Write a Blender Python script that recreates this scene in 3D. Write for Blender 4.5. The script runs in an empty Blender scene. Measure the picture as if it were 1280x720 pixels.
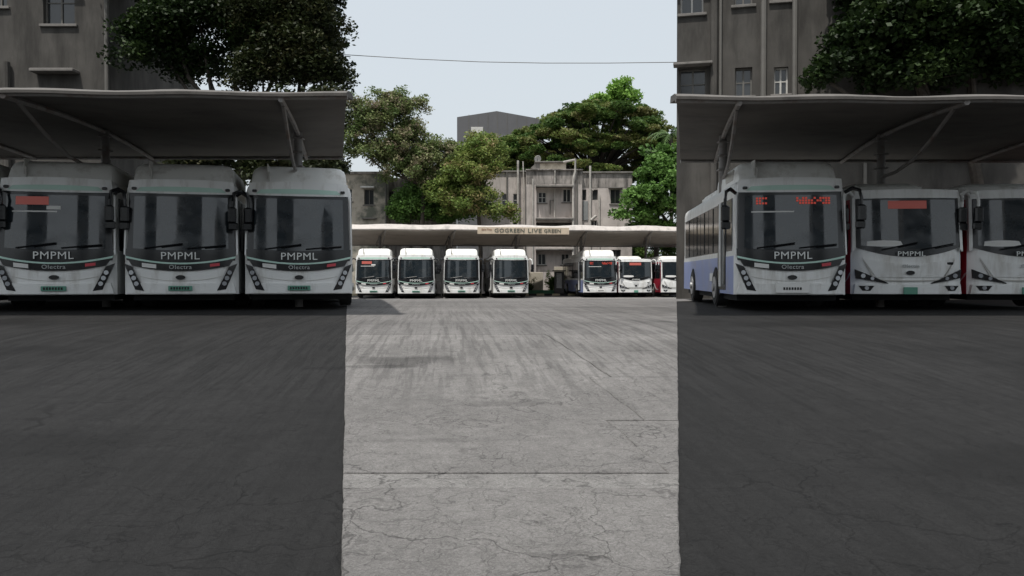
import bpy, bmesh, math, random
import numpy as np
from mathutils import Vector, Matrix
R = math.radians
random.seed(7)
rng = np.random.default_rng(7)
S = bpy.context.scene
C = S.collection

# ------------------------------------------------------------------ camera, world, sun
E = 1.55                                   # eye height above the far yard
cam_d = bpy.data.cameras.new('camera'); cam = bpy.data.objects.new('camera', cam_d); C.objects.link(cam)
cam_d.sensor_width = 36; cam_d.lens = 36*1000/1280; cam_d.clip_end = 3000; cam_d.clip_start = .05
cam.location = (0, 0, E); cam.rotation_euler = (R(90-.86), 0, 0)
S.camera = cam
S.render.resolution_x = 1280; S.render.resolution_y = 720
S.view_settings.view_transform = 'Standard'; S.view_settings.look = 'None'
S.view_settings.exposure = 0.24
SUN_EL, SUN_AZ = 66, 205                   # azimuth clockwise from +Y: behind the camera, a little to its left
w = bpy.data.worlds.new('World'); S.world = w; w.use_nodes = True
nt = w.node_tree; nt.nodes.clear()
sky = nt.nodes.new('ShaderNodeTexSky'); sky.sky_type = 'NISHITA'; sky.sun_disc = False
sky.sun_elevation = R(SUN_EL); sky.sun_rotation = R(SUN_AZ)
sky.dust_density = 5.0; sky.air_density = 1.2; sky.ozone_density = 1.0
hz = nt.nodes.new('ShaderNodeMix'); hz.data_type = 'RGBA'; hz.inputs[0].default_value = .72
hz.inputs[7].default_value = (7.1, 7.6, 7.95, 1)          # even white summer haze over the whole sky
bg = nt.nodes.new('ShaderNodeBackground'); bg.inputs[1].default_value = .1
wo = nt.nodes.new('ShaderNodeOutputWorld')
nt.links.new(sky.outputs[0], hz.inputs[6]); nt.links.new(hz.outputs[2], bg.inputs[0]); nt.links.new(bg.outputs[0], wo.inputs[0])
sd = bpy.data.lights.new('sun', 'SUN'); sd.energy = 3.3; sd.angle = R(1.2); sd.color = (1, .96, .9)
so = bpy.data.objects.new('sun', sd); C.objects.link(so)
az = R(SUN_AZ); el = R(SUN_EL)
sv = Vector((math.sin(az)*math.cos(el), math.cos(az)*math.cos(el), math.sin(el)))
so.rotation_euler = sv.to_track_quat('Z', 'Y').to_euler(); so.location = (0, -5, 30)

def at(px, py, Y):
    return Vector(((px-640)/1000*Y, Y, E+(345-py)/1000*Y))
def smooth(t):
    t = np.clip(t, 0, 1); return t*t*(3-2*t)
def gh(Y):                                 # height of the ground along the yard
    return .3+.5*smooth((Y-2)/11)-.75*smooth((Y-25)/22)
def ghf(Y): return float(gh(np.float64(Y)))

# ------------------------------------------------------------------ materials
MATS = {}
def mat(name, col, rough=.7, var=0, scale=4, metal=0, spec=.5, bump=0, dirt=None, dscale=1.2, coat=0, streak=False, emis=0, dth=(.5,.72)):
    if name in MATS: return MATS[name]
    m = bpy.data.materials.new(name); m.use_nodes = True
    n = m.node_tree.nodes; l = m.node_tree.links; b = n['Principled BSDF']
    b.inputs['Roughness'].default_value = rough; b.inputs['Metallic'].default_value = metal
    b.inputs['Specular IOR Level'].default_value = spec; b.inputs['Coat Weight'].default_value = coat
    b.inputs['Base Color'].default_value = (*col, 1)
    if emis:
        b.inputs['Emission Color'].default_value = (*col, 1); b.inputs['Emission Strength'].default_value = emis
    tc = n.new('ShaderNodeTexCoord'); out = None
    if var or bump:
        ns = n.new('ShaderNodeTexNoise'); ns.inputs['Scale'].default_value = scale; ns.inputs['Detail'].default_value = 7
        l.new(tc.outputs['Object'], ns.inputs['Vector'])
        rp = n.new('ShaderNodeValToRGB'); rp.color_ramp.elements[0].position = .3; rp.color_ramp.elements[1].position = .7
        rp.color_ramp.elements[0].color = tuple(c*(1-var) for c in col)+(1,)
        rp.color_ramp.elements[1].color = tuple(min(c*(1+var), 1) for c in col)+(1,)
        l.new(ns.outputs['Fac'], rp.inputs[0]); out = rp.outputs[0]
        if bump:
            bp = n.new('ShaderNodeBump'); bp.inputs['Strength'].default_value = bump; bp.inputs['Distance'].default_value = .03
            l.new(ns.outputs['Fac'], bp.inputs['Height']); l.new(bp.outputs[0], b.inputs['Normal'])
    if dirt:
        mp = n.new('ShaderNodeMapping'); mp.inputs['Scale'].default_value = (1.9, 1.9, .4) if streak else (1, 1, 1)
        oi = n.new('ShaderNodeObjectInfo'); va = n.new('ShaderNodeVectorMath'); va.operation = 'MULTIPLY_ADD'
        l.new(oi.outputs['Location'], va.inputs[0]); va.inputs[1].default_value = (.37, .21, 0); l.new(tc.outputs['Object'], va.inputs[2])
        l.new(va.outputs[0], mp.inputs[0])
        n2 = n.new('ShaderNodeTexNoise'); n2.inputs['Scale'].default_value = dscale; n2.inputs['Detail'].default_value = 9; n2.inputs['Roughness'].default_value = .65
        l.new(mp.outputs[0], n2.inputs['Vector'])
        r2 = n.new('ShaderNodeMapRange'); r2.inputs[1].default_value = dth[0]; r2.inputs[2].default_value = dth[1]
        l.new(n2.outputs['Fac'], r2.inputs[0])
        mx = n.new('ShaderNodeMix'); mx.data_type = 'RGBA'; mx.inputs[6].default_value = (*col, 1); mx.inputs[7].default_value = (*dirt, 1)
        if out: l.new(out, mx.inputs[6])
        l.new(r2.outputs[0], mx.inputs[0]); out = mx.outputs[2]
    if out: l.new(out, b.inputs['Base Color'])
    MATS[name] = m; return m

white = mat('white_paint', (.78,.79,.78), .32, .03, 2.5, coat=.3, dirt=(.42,.4,.36), dscale=1.9, streak=True, dth=(.5,.82))
podw = mat('white_roof_plastic', (.8,.8,.77), .5, .03, 3, dirt=(.4,.37,.32), dscale=2.2, dth=(.52,.8))
mint = mat('mint_paint', (.48,.68,.6), .35, .04)
blue = mat('lilac_blue_paint', (.25,.31,.55), .35, .06, 2, dirt=(.32,.33,.42), dscale=1.5)
red = mat('crimson_paint', (.45,.03,.06), .3, .06)
cream = mat('grey_cream_paint', (.5,.49,.46), .35, .05)
black = mat('gloss_black_trim', (.012,.013,.015), .22)
rubber = mat('tyre_rubber', (.02,.02,.02), .85, .2, 20)
under = mat('underbody_black', (.012,.012,.013), .9)
glass = mat('tinted_glass', (.014,.02,.025), .05, spec=.75, coat=.15, dirt=(.045,.047,.046), dscale=2.3, dth=(.48,.85))
_n = glass.node_tree.nodes; _r = _n.new('ShaderNodeTexNoise'); _r.inputs['Scale'].default_value = 3.5; _r.inputs['Detail'].default_value = 6
_m = _n.new('ShaderNodeMapRange'); _m.inputs[1].default_value = .4; _m.inputs[2].default_value = .7; _m.inputs[3].default_value = .03; _m.inputs[4].default_value = .16
glass.node_tree.links.new(_r.outputs['Fac'], _m.inputs[0]); glass.node_tree.links.new(_m.outputs[0], _n['Principled BSDF'].inputs['Roughness'])
sglass = mat('side_window_glass', (.02,.026,.03), .1, spec=.8)
steel = mat('wheel_steel', (.4,.4,.4), .45, .1, 8, metal=.6)
lampm = mat('headlamp_lens', (.45,.47,.5), .12, metal=.5)
amber = mat('red_marker_lens', (.35,.04,.03), .3)
plate_g = mat('green_plate', (.1,.27,.2), .5)
plate_w = mat('white_plate', (.7,.7,.68), .5)
sticker = mat('paper_sticker', (.68,.68,.66), .6)
stickr = mat('red_sticker', (.55,.06,.08), .5)
textw = mat('white_letters', (.75,.77,.75), .5)
textg = mat('chrome_letters', (.45,.47,.47), .3, metal=.3)
led = mat('led_display', (.5,.06,.04), .4, emis=.35)
ledoff = mat('led_board', (.42,.1,.08), .4, emis=.12)

# ------------------------------------------------------------------ mesh helpers
class MB:
    def __init__(s): s.v = []; s.f = []; s.m = []
    def add(s, vs, fs, mi=0):
        o = len(s.v); s.v += [tuple(p) for p in vs]; s.f += [tuple(i+o for i in f) for f in fs]; s.m += [mi]*len(fs); return s
    def box(s, x0, x1, y0, y1, z0, z1, mi=0, M=None):
        vs = [Vector((x, y, z)) for z in (z0, z1) for y in (y0, y1) for x in (x0, x1)]
        if M: vs = [M@v for v in vs]
        return s.add(vs, [(0,2,3,1),(4,5,7,6),(0,1,5,4),(2,6,7,3),(0,4,6,2),(1,3,7,5)], mi)
    def bbox(s, x0, x1, y0, y1, z0, z1, b=.02, mi=0):          # bevelled box
        rings = []
        for z, k in ((z0, b), (z0+b, 0), (z1-b, 0), (z1, b)):
            c = b
            rings.append([(x0+k+c, y0+k, z), (x1-k-c, y0+k, z), (x1-k, y0+k+c, z), (x1-k, y1-k-c, z), (x1-k-c, y1-k, z), (x0+k+c, y1-k, z), (x0+k, y1-k-c, z), (x0+k, y0+k+c, z)])
        return s.loft(rings, mi=mi)
    def loft(s, rings, cap=True, mi=0, closed=True):
        n = len(rings[0]); vs = [p for r in rings for p in r]; fs = []
        for i in range(len(rings)-1):
            for j in range(n if closed else n-1):
                k = (j+1) % n; fs.append((i*n+j, i*n+k, (i+1)*n+k, (i+1)*n+j))
        if cap: fs.append(tuple(range(n))[::-1]); fs.append(tuple((len(rings)-1)*n+j for j in range(n)))
        return s.add(vs, fs, mi)
    def tube(s, pts, rad, n=8, mi=0):
        pts = [Vector(p) for p in pts]; rings = []
        rad = rad if isinstance(rad, (list, tuple)) else [rad]*len(pts)
        for i, p in enumerate(pts):
            d = (pts[min(i+1, len(pts)-1)]-pts[max(i-1, 0)]).normalized()
            up = Vector((0, 0, 1)) if abs(d.z) < .9 else Vector((1, 0, 0))
            a = d.cross(up).normalized(); b = a.cross(d)
            rings.append([p+(a*math.cos(2*math.pi*k/n)+b*math.sin(2*math.pi*k/n))*rad[i] for k in range(n)])
        return s.loft(rings, mi=mi)
    def disc(s, c, r, axis='x', th=.02, n=20, mi=0, r2=None, half=False):
        rings = []
        c = Vector(c); r2 = r if r2 is None else r2
        for t in (-th/2, th/2):
            ring = []
            for k in range(n):
                a = 2*math.pi*k/n; u, v = math.cos(a)*r, math.sin(a)*r2
                ring.append(c+(Vector((t, u, v)) if axis == 'x' else Vector((u, t, v)) if axis == 'y' else Vector((u, v, t))))
            rings.append(ring)
        return s.loft(rings, mi=mi)
    def mesh(s, name, mats, smooth_=False):
        me = bpy.data.meshes.new(name); me.from_pydata(s.v, [], s.f)
        for m in (mats if isinstance(mats, (list, tuple)) else [mats]): me.materials.append(m)
        me.polygons.foreach_set('material_index', s.m)
        bm = bmesh.new(); bm.from_mesh(me); bmesh.ops.recalc_face_normals(bm, faces=bm.faces); bm.to_mesh(me); bm.free()
        if smooth_:
            me.polygons.foreach_set('use_smooth', [True]*len(me.polygons))
            me.set_sharp_from_angle(angle=R(38))
        me.update(); return me
CACHE = {}
def obj(name, mb, mats, parent=None, loc=None, rz=0, key=None, smooth_=False, label=None, kind=None):
    if key is not None and key in CACHE: me = CACHE[key]
    else:
        if callable(mb): mb = mb()
        me = mb if isinstance(mb, bpy.types.Mesh) else mb.mesh(name, mats, smooth_)
        if key is not None: CACHE[key] = me
    o = bpy.data.objects.new(name, me); C.objects.link(o); o.parent = parent
    if loc is not None: o.location = loc
    if rz: o.rotation_euler.z = rz
    if label: o['label'] = label
    if kind: o['kind'] = kind
    return o
def thing(name, label, cat, loc=(0,0,0), rz=0, group=None):
    o = bpy.data.objects.new(name, None); C.objects.link(o); o.location = loc; o.rotation_euler.z = rz
    o.empty_display_size = .3
    tag(o, label, cat, group); return o
def tag(o, label, cat, group=None):
    o['label'] = label; o['category'] = cat
    if group: o['group'] = group
    return o
def textmesh(txt, size, extrude=.01, bold=0):
    cu = bpy.data.curves.new('t', 'FONT'); cu.body = txt; cu.size = size; cu.extrude = extrude; cu.offset = bold
    cu.align_x = 'CENTER'; cu.align_y = 'CENTER'; cu.space_character = 1.08; cu.resolution_u = 2
    o = bpy.data.objects.new('t', cu); C.objects.link(o)
    dg = bpy.context.evaluated_depsgraph_get(); me = bpy.data.meshes.new_from_object(o.evaluated_get(dg))
    bpy.data.objects.remove(o); me.transform(Matrix.Rotation(math.pi/2, 4, 'X')); return me
def text(txt, size, m, parent, loc, key, bold=0, xs=1, name='lettering'):
    if key not in CACHE:
        me = textmesh(txt, size, .006, bold)
        me.transform(Matrix.Diagonal((xs, 1, 1, 1)))
        me.materials.clear(); me.materials.append(m); CACHE[key] = me
    o = bpy.data.objects.new(name, CACHE[key]); C.objects.link(o); o.parent = parent; o.location = loc; return o

# ------------------------------------------------------------------ ground
def node_ground(name, base, dimmed=False):
    m = bpy.data.materials.new(name); m.use_nodes = True
    n = m.node_tree.nodes; l = m.node_tree.links; b = n['Principled BSDF']; b.inputs['Roughness'].default_value = .85
    b.inputs['Specular IOR Level'].default_value = .25
    g = n.new('ShaderNodeNewGeometry')
    def noise(sc, det=6, ro=.6, vec=None, scl=None):
        t = n.new('ShaderNodeTexNoise'); t.inputs['Scale'].default_value = sc; t.inputs['Detail'].default_value = det; t.inputs['Roughness'].default_value = ro
        mp = n.new('ShaderNodeMapping'); mp.inputs['Scale'].default_value = scl or (1, 1, 1)
        l.new(vec or g.outputs['Position'], mp.inputs[0]); l.new(mp.outputs[0], t.inputs['Vector']); return t.outputs['Fac']
    def rng_(v, a, b_, c, d):
        r = n.new('ShaderNodeMapRange'); l.new(v, r.inputs[0])
        for i, q in zip((1,2,3,4), (a, b_, c, d)): r.inputs[i].default_value = q
        return r.outputs[0]
    def math_(op, a, b_):
        r = n.new('ShaderNodeMath'); r.operation = op
        for i, q in enumerate((a, b_)):
            if isinstance(q, (int, float)): r.inputs[i].default_value = q
            else: l.new(q, r.inputs[i])
        return r.outputs[0]
    big = rng_(noise(.35, 5), .3, .7, .84, 1.14)
    mid = rng_(noise(3.0, 8, .7), .3, .7, .86, 1.12)
    fine = math_('MULTIPLY', rng_(noise(55, 7, .9), .36, .64, .6, 1.36), rng_(noise(9, 5, .7), .3, .7, .84, 1.14))
    grit = rng_(noise(130, 3, .8), .35, .65, .78, 1.2)
    f = math_('MULTIPLY', math_('MULTIPLY', big, mid), math_('MULTIPLY', fine, grit))
    # tyre sweeps running down the yard, toward the parked row
    rot = n.new('ShaderNodeMapping'); rot.inputs['Rotation'].default_value = (0, 0, R(-5)); l.new(g.outputs['Position'], rot.inputs[0])
    lines = rng_(noise(4.5, 3, .6, rot.outputs[0], (1, .02, 1)), .38, .62, .84, 1.1)
    lines2 = rng_(noise(16, 2, .6, rot.outputs[0], (1, .03, 1)), .5, .6, 1.04, .78)
    sy = n.new('ShaderNodeSeparateXYZ'); l.new(g.outputs['Position'], sy.inputs[0])
    band = math_('MULTIPLY', rng_(sy.outputs[1], 6.2, 8.2, .7 if dimmed else .15, 1.5 if dimmed else 1.15), rng_(sy.outputs[1], 12, 24, 1, .35))
    st = math_('SUBTRACT', math_('MULTIPLY', lines, lines2), 1.0)
    f = math_('MULTIPLY', f, math_('ADD', 1.0, math_('MULTIPLY', st, band)))
    # rubber and oil bands lying across the yard
    cross = rng_(noise(1.0, 5, .6, None, (.05, .5, 1)), .42, .66, 1.0, .78)
    f = math_('MULTIPLY', f, cross)
    oil = rng_(noise(.8, 6, .6, None, (.5, 2.2, 1)), .62, .72, 1.0, .62)
    f = math_('MULTIPLY', f, oil)
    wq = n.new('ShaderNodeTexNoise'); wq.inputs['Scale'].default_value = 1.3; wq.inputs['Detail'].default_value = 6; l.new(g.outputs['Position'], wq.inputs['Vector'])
    for cx_, cy_, rx_, ry_, dk_ in ((-1.15, 8.8, .8, .34, .5), (-1.7, 8.4, .6, .1, .6), (2.6, 18, 2.0, 3.6, .76), (3.0, 12.5, 1.6, 1.6, .86), (-7.5, 9, 2.5, 1.0, .55), (6, 8, 1.2, 2.2, .6), (-4, 5.5, 1.5, .5, .6), (5.5, 13, 2.5, 1.0, .6), (-9, 13.5, 2.2, 1.2, .5), (3.2, 5, .8, .7, .62), (0, 47, 9, 3, .85)):  # stain patches; the broad far right one is shadow painted into the ground
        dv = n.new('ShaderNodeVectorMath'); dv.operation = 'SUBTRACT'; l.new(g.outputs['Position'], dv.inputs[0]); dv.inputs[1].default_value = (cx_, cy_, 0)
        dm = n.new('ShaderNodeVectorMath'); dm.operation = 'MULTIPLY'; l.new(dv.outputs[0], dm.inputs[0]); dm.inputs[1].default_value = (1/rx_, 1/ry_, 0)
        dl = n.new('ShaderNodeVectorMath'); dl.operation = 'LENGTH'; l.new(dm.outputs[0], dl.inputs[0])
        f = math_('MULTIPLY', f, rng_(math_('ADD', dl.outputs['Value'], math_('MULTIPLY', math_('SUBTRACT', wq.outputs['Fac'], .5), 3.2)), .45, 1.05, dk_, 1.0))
    if True:                              # cracks: edges of a warped cell pattern, only where a patch noise allows
        wn = n.new('ShaderNodeTexNoise'); wn.inputs['Scale'].default_value = 2.6; wn.inputs['Detail'].default_value = 5; l.new(g.outputs['Position'], wn.inputs['Vector'])
        mxv = n.new('ShaderNodeVectorMath'); mxv.operation = 'MULTIPLY_ADD'; l.new(wn.outputs['Color'], mxv.inputs[0]); mxv.inputs[1].default_value = (.9, .9, 0); l.new(g.outputs['Position'], mxv.inputs[2])
        _ys = n.new('ShaderNodeSeparateXYZ'); l.new(g.outputs['Position'], _ys.inputs[0]); ym_y = _ys.outputs[1]
        for sc, wd, dk, pl in ((.95, .009, .45, .42), (2.4, .014, .58, .42), (5.5, .026, .66, .40)):
            vo = n.new('ShaderNodeTexVoronoi'); vo.feature = 'DISTANCE_TO_EDGE'; vo.inputs['Scale'].default_value = sc
            fl = n.new('ShaderNodeVectorMath'); fl.operation = 'MULTIPLY'; fl.inputs[1].default_value = (1, 1, 0); l.new(mxv.outputs[0], fl.inputs[0])
            l.new(fl.outputs[0], vo.inputs['Vector'])
            c = rng_(vo.outputs['Distance'], wd*.3, wd, dk, 1.0)
            patch = math_('MAXIMUM', rng_(noise(.55+sc*.2, 2), pl, pl+.1, 0, 1), rng_(ym_y, 4.3, 4.9, .9, 0))
            ym = n.new('ShaderNodeSeparateXYZ'); l.new(g.outputs['Position'], ym.inputs[0])
            near = rng_(ym.outputs[1], 6, 12, 1, .12)
            inv = math_('SUBTRACT', 1.0, c)
            f = math_('MULTIPLY', f, math_('SUBTRACT', 1.0, math_('MULTIPLY', inv, math_('MULTIPLY', patch, near))))
    hs = n.new('ShaderNodeVectorMath'); hs.operation = 'SCALE'; hs.inputs[0].default_value = base; l.new(f, hs.inputs['Scale'])
    l.new(hs.outputs[0], b.inputs['Base Color'])
    bp = n.new('ShaderNodeBump'); bp.inputs['Strength'].default_value = .7; bp.inputs['Distance'].default_value = .016
    l.new(f, bp.inputs['Height']); l.new(bp.outputs[0], b.inputs['Normal'])
    return m
groundD = node_ground('dimmed_weathered_ground', (.027,.0265,.0265), True)  # dimness of the side areas put into the ground colour
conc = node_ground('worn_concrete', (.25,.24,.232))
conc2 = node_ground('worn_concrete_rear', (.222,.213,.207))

conc3 = node_ground('pale_concrete_strip', (.29,.28,.27))
def sheet(name, xl, xr, y0, y1, dz, m, ny=60, nx=2, parent=None, thick=0):
    mb = MB(); vs = []
    for i in range(ny+1):
        y = y0+(y1-y0)*i/ny; a, b = xl(y), xr(y)
        for j in range(nx+1): vs.append((a+(b-a)*j/nx, y, ghf(y)+dz))
    fs = [(i*(nx+1)+j, i*(nx+1)+j+1, (i+1)*(nx+1)+j+1, (i+1)*(nx+1)+j) for i in range(ny) for j in range(nx)]
    mb.add(vs, fs)
    return obj(name, mb, m, parent)
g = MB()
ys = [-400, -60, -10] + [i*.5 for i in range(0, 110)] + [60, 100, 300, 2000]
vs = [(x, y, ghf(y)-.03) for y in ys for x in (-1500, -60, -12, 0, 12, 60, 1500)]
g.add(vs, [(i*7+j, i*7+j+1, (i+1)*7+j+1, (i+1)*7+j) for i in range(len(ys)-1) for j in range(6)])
o = obj('ground', g, groundD); o['kind'] = 'structure'
_wr = random.Random(5); _wn = [_wr.uniform(-1, 1) for _ in range(4000)]
def wob(y, s):
    v_ = 0
    for fr_, am in ((1.7, .003), (11, .002), (29, .003)):
        q_ = abs(y+s*40+10)*fr_; i_ = int(q_) % 3900; t_ = q_-int(q_); v_ += am*(_wn[i_]*(1-t_)+_wn[i_+1]*t_)
    return v_*1.2
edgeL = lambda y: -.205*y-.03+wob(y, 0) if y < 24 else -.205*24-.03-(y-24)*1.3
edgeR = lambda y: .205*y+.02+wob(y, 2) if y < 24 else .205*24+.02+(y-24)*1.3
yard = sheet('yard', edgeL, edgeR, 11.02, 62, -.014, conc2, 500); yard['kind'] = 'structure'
apron = bpy.data.objects.new('pavement', None); C.objects.link(apron); apron['kind'] = 'structure'
rows = [(1.2, 4.49, []), (4.5, 4.765, []), (4.775, 6.095, [.97]), (6.105, 7.81, [.9]), (7.82, 11.0, [.8])]
for a, b, cuts in rows:
    cuts = [c for c in cuts if 0 < c < 1]; cs = [0]+cuts+[1]
    for k in range(len(cs)-1):
        c0, c1 = cs[k], cs[k+1]
        cut = lambda c, y, a=a: edgeL(a)+(edgeR(a)-edgeL(a))*c+(-.16 if c > .5 else -.06)*(y-a)+.006*math.sin(9*y+c*7)
        fl = lambda y, c0=c0, k=k: cut(c0, y)+.004 if k else edgeL(y)
        fr = lambda y, c1=c1, k=k, K=len(cs)-2: edgeR(y) if k == K else cut(c1, y)-.004
        hgt = random.uniform(-.006, .006)-.008
        mb = MB(); ny = int((b-a)*22)+4; top = []
        for i in range(ny+1):
            y = a+(b-a)*i/ny
            jag = 0
            top.append((fl(y), y+jag, ghf(y)+hgt, fr(y)))
        rings = [[(t[0], t[1], t[2]-.04), (t[0], t[1], t[2]-.006), (t[0]+.006, t[1], t[2]), (t[3]-.006, t[1], t[2]), (t[3], t[1], t[2]-.006), (t[3], t[1], t[2]-.04)] for t in top]
        mb.loft(rings)
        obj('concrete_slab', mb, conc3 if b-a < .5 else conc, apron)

# ------------------------------------------------------------------ buses
HW = 1.2
def fy(x, z, typ='A'):                      # front skin of the bus: y as a function of x, z
    y = .16*(abs(x)/HW)**3
    y += .09*max(0, z-1.2)+.0
    if z < .9: y += .05*(.9-z)
    return y
def ribbon(A, B, n=14, off=.012, th=.03, k=1):
    """strip between curves A(t), B(t) -> (x, z), laid on the bus front, off proud, th thick"""
    mb = MB(); fr = []; bk = []
    for i in range(n+1):
        t = i/n
        for q in range(k+1):
            s = q/k; a, b = A(t), B(t); x = a[0]+(b[0]-a[0])*s; z = a[1]+(b[1]-a[1])*s
            y = fy(x, z); fr.append((x, y-off, z)); bk.append((x, y-off+th, z))
    N = len(fr); m = k+1; fs = []
    for i in range(n):
        for q in range(k):
            a = i*m+q; fs.append((a, a+1, a+m+1, a+m))
        for q in (0, k):
            a = i*m+q; fs.append((a, a+m, N+a+m, N+a))
    for i in (0, n):
        for q in range(k): a = i*m+q; fs.append((a, a+1, N+a+1, N+a))
    mb.add(fr+bk, fs); return mb
L = lambda x0, z0, x1, z1: (lambda t: (x0+(x1-x0)*t, z0+(z1-z0)*t))
def arc(x0, x1, z, sag):                    # curve across the front, its middle lower by sag
    return lambda t: (x0+(x1-x0)*t, z-sag*(1-(2*t-1)**2))
def body_mb(Lb, zt, side):                  # 0 front/roof white, 1 lower side colour, 2 upper side (dark band), 3 underside
    mb = MB(); rings = []
    zs = [.34, .5, .9, 1.2, 1.45, 2.0, 2.5, zt-.22, zt-.1, zt-.03, zt]
    def ring(z):
        ins = 0 if z < zt-.15 else (.03 if z < zt-.06 else (.1 if z < zt-.01 else .22))
        hw = HW-ins-(.02 if z > 1.4 else 0); pts = []
        for i in range(13):                 # front from -x to +x
            x = -hw+.02+2*(hw-.02)*i/12; pts.append((x, fy(x*(HW/(hw)), z)+ins*1.2, z))
        pts[0] = (-hw, .26+.09*max(0, z-1.2)+ins, z); pts[-1] = (hw, .26+.09*max(0, z-1.2)+ins, z)
        pts += [(hw, Lb*.5, z), (hw, Lb-.1, z), (hw-.1, Lb-ins, z), (-hw+.1, Lb-ins, z), (-hw, Lb-.1, z), (-hw, Lb*.5, z)]
        return pts
    rr = [ring(z) for z in zs]; n = len(rr[0])
    for i in range(len(rr)-1):
        fs = []; ms = []
        for j in range(n):
            k = (j+1) % n
            mi = 0
            if 12 <= j <= 17 or j == n-1: mi = 1 if zs[i] < 1.2 else (0 if zs[i] >= zt-.24 else 2)
            mb.add([rr[i][j], rr[i][k], rr[i+1][k], rr[i+1][j]], [(0,1,2,3)], mi)
    mb.add(rr[0], [tuple(range(n))], 3); mb.add(rr[-1], [tuple(range(n))], 0)
    return mb
def merge(me):
    bm = bmesh.new(); bm.from_mesh(me); bmesh.ops.remove_doubles(bm, verts=bm.verts, dist=1e-4)
    bmesh.ops.recalc_face_normals(bm, faces=bm.faces); bm.to_mesh(me); bm.free()
    me.polygons.foreach_set('use_smooth', [True]*len(me.polygons)); me.set_sharp_from_angle(angle=R(32)); return me
def pod_mb(x0, x1, y0, y1, z0, z1, rake=.22, rad=.16):
    rings = []
    for z, i in ((z0, 0), (z0+.15, .005), (z1-rad, .02), (z1-rad*.5, .05), (z1-rad*.15, rad*.65), (z1, rad*1.2)):
        f = (z-z0)/(z1-z0)*rake; c = .12; a, b, p, q = x0+i, x1-i, y0+f+i, y1-i
        rings.append([(a, p+c, z), (a+c*.3, p+c*.3, z), (a+c, p, z), (a+(b-a)*.33, p-.02, z), (a+(b-a)*.66, p-.02, z), (b-c, p, z), (b-c*.3, p+c*.3, z), (b, p+c, z), (b, q-c, z), (b-c, q, z), (a+c, q, z), (a, q-c, z)])
    return MB().loft(rings)
def wheel(parent, x, y, sgn, r=.47):
    o = obj('wheel', lambda: MB().disc((0,0,0), r, 'x', .26, 28).disc((0,0,0), r-.05, 'x', .3, 28), rubber, parent, (x-sgn*.1, y, r), key=('wheel', r), smooth_=True)
    obj('rim', lambda: MB().disc((0,0,0), .27, 'x', .33, 20).disc((0,0,0), .1, 'x', .42, 12), steel, o, (0,0,0), key='rim', smooth_=True)
def mirror(parent, s, low, key):
    def arm():
        return MB().tube([(0,.12,2.58), (s*.13,.02,2.66), (s*.24,-.1,2.6), (s*.27,-.14,2.42), (s*.27,-.13,2.2)], [.04,.045,.04,.035,.03], 8)
    a = obj('mirror_arm', arm, white if low else black, parent, (s*(HW-.03), .1, 0), key=('arm', s, low), smooth_=True)
    def head():
        return MB().bbox(-.09, .09, -.07, .07, -.19, .17, .035)
    def head2():
        return MB().bbox(-.1, .1, -.05, .05, -.09, .09, .03)
    obj('mirror_head', head, black, a, (s*.27, -.15, 2.12), key='mhead', smooth_=True)
    obj('mirror_head', head2, black, a, (s*.25, -.13, 1.86), key='mhead2', smooth_=True)
def wiper(parent, x0, x1, z0, z1):
    def w_():
        m = MB(); pts = []
        for i in range(5):
            t = i/4; x = x0+(x1-x0)*t; z = z0+(z1-z0)*t; pts.append((x, fy(x, z)-.06, z))
        m.tube(pts, .016, 6); 
        q = [(x0+(x1-x0)*(.45+.55*i/3), fy(x0+(x1-x0)*(.45+.55*i/3), z0+(z1-z0)*(.45+.55*i/3))-.045, z0+(z1-z0)*(.45+.55*i/3)-.03) for i in range(4)]
        return m.tube(q, .012, 5)
    obj('wiper', w_, black, parent, key=('wiper', x0, x1, z0, z1))
def side_set(parent, Lb, s, lower, kind, door):
    """windows, door, wheel arches on the side s (-1 left in the picture, +1 right)"""
    X = s*(HW-.02)
    z0, z1 = 1.32, (2.5 if kind == 'A' else 2.4)
    segs = [(0.5, 1.15), (2.35, 3.75), (3.82, 5.2), (5.27, 6.6), (6.67, 8.6)] if door else [(0.5, 1.55), (1.62, 3.0), (3.07, 4.45), (4.52, 5.9), (5.97, 7.3), (7.37, 8.6)]
    for a, b in segs:
        b = min(b, Lb-.25)
        if b-a < .3: continue
        o = obj('side_window', lambda: MB().bbox(X-.02 if s < 0 else X-.01, X+.01 if s < 0 else X+.02, a, b, z0, z1, .008), sglass, parent, key=('sw', s, a, b, kind))
        if b-a > 1.0:
            obj('window_divider', lambda: MB().box(X-.035, X+.035, (a+b)/2-.012, (a+b)/2+.012, z0+.03, z1-.03), black, o, key=('swd', s, a, b, kind))
    if door:
        o = obj('door', lambda: MB().bbox(X-.03, X+.03, 1.22, 2.28, .42, z1+.02, .01), black, parent, key=('door', s, kind))
        for a in (1.27, 1.79):
            obj('door_pane', lambda: MB().bbox(X-.04, X+.04, a, a+.44, .55, z1-.08, .008), sglass, o, key=('dp', s, a, kind))
        obj('door_rail', lambda: MB().tube([(X+s*.06, 1.75, .5), (X+s*.06, 1.75, z1)], .035, 8), white, o, key=('dr', s, kind), smooth_=True)
        obj('step_sticker', lambda: MB().box(X-.0, X+s*.035, 2.6, 3.5, .62, .82), sticker, parent, key=('ss', s))
    for y in (2.75 if Lb > 8.5 and not door else (2.95 if door else 2.4), Lb-2.3):
        pass
    for y in (2.62 if door else 2.2, Lb-2.25):
        arcp = []
        def arch(y=y):
            m = MB(); n = 14; rings = []
            for x in (X-.02, X+s*.015):
                rings.append([(x, y+.6*math.cos(math.pi*i/n), .3+.68*math.sin(math.pi*i/n)) for i in range(n+1)])
            return m.loft(rings)
        obj('wheel_arch', arch, under, parent, key=('arch', s, y))
        wheel(parent, X, y, s)
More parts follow.
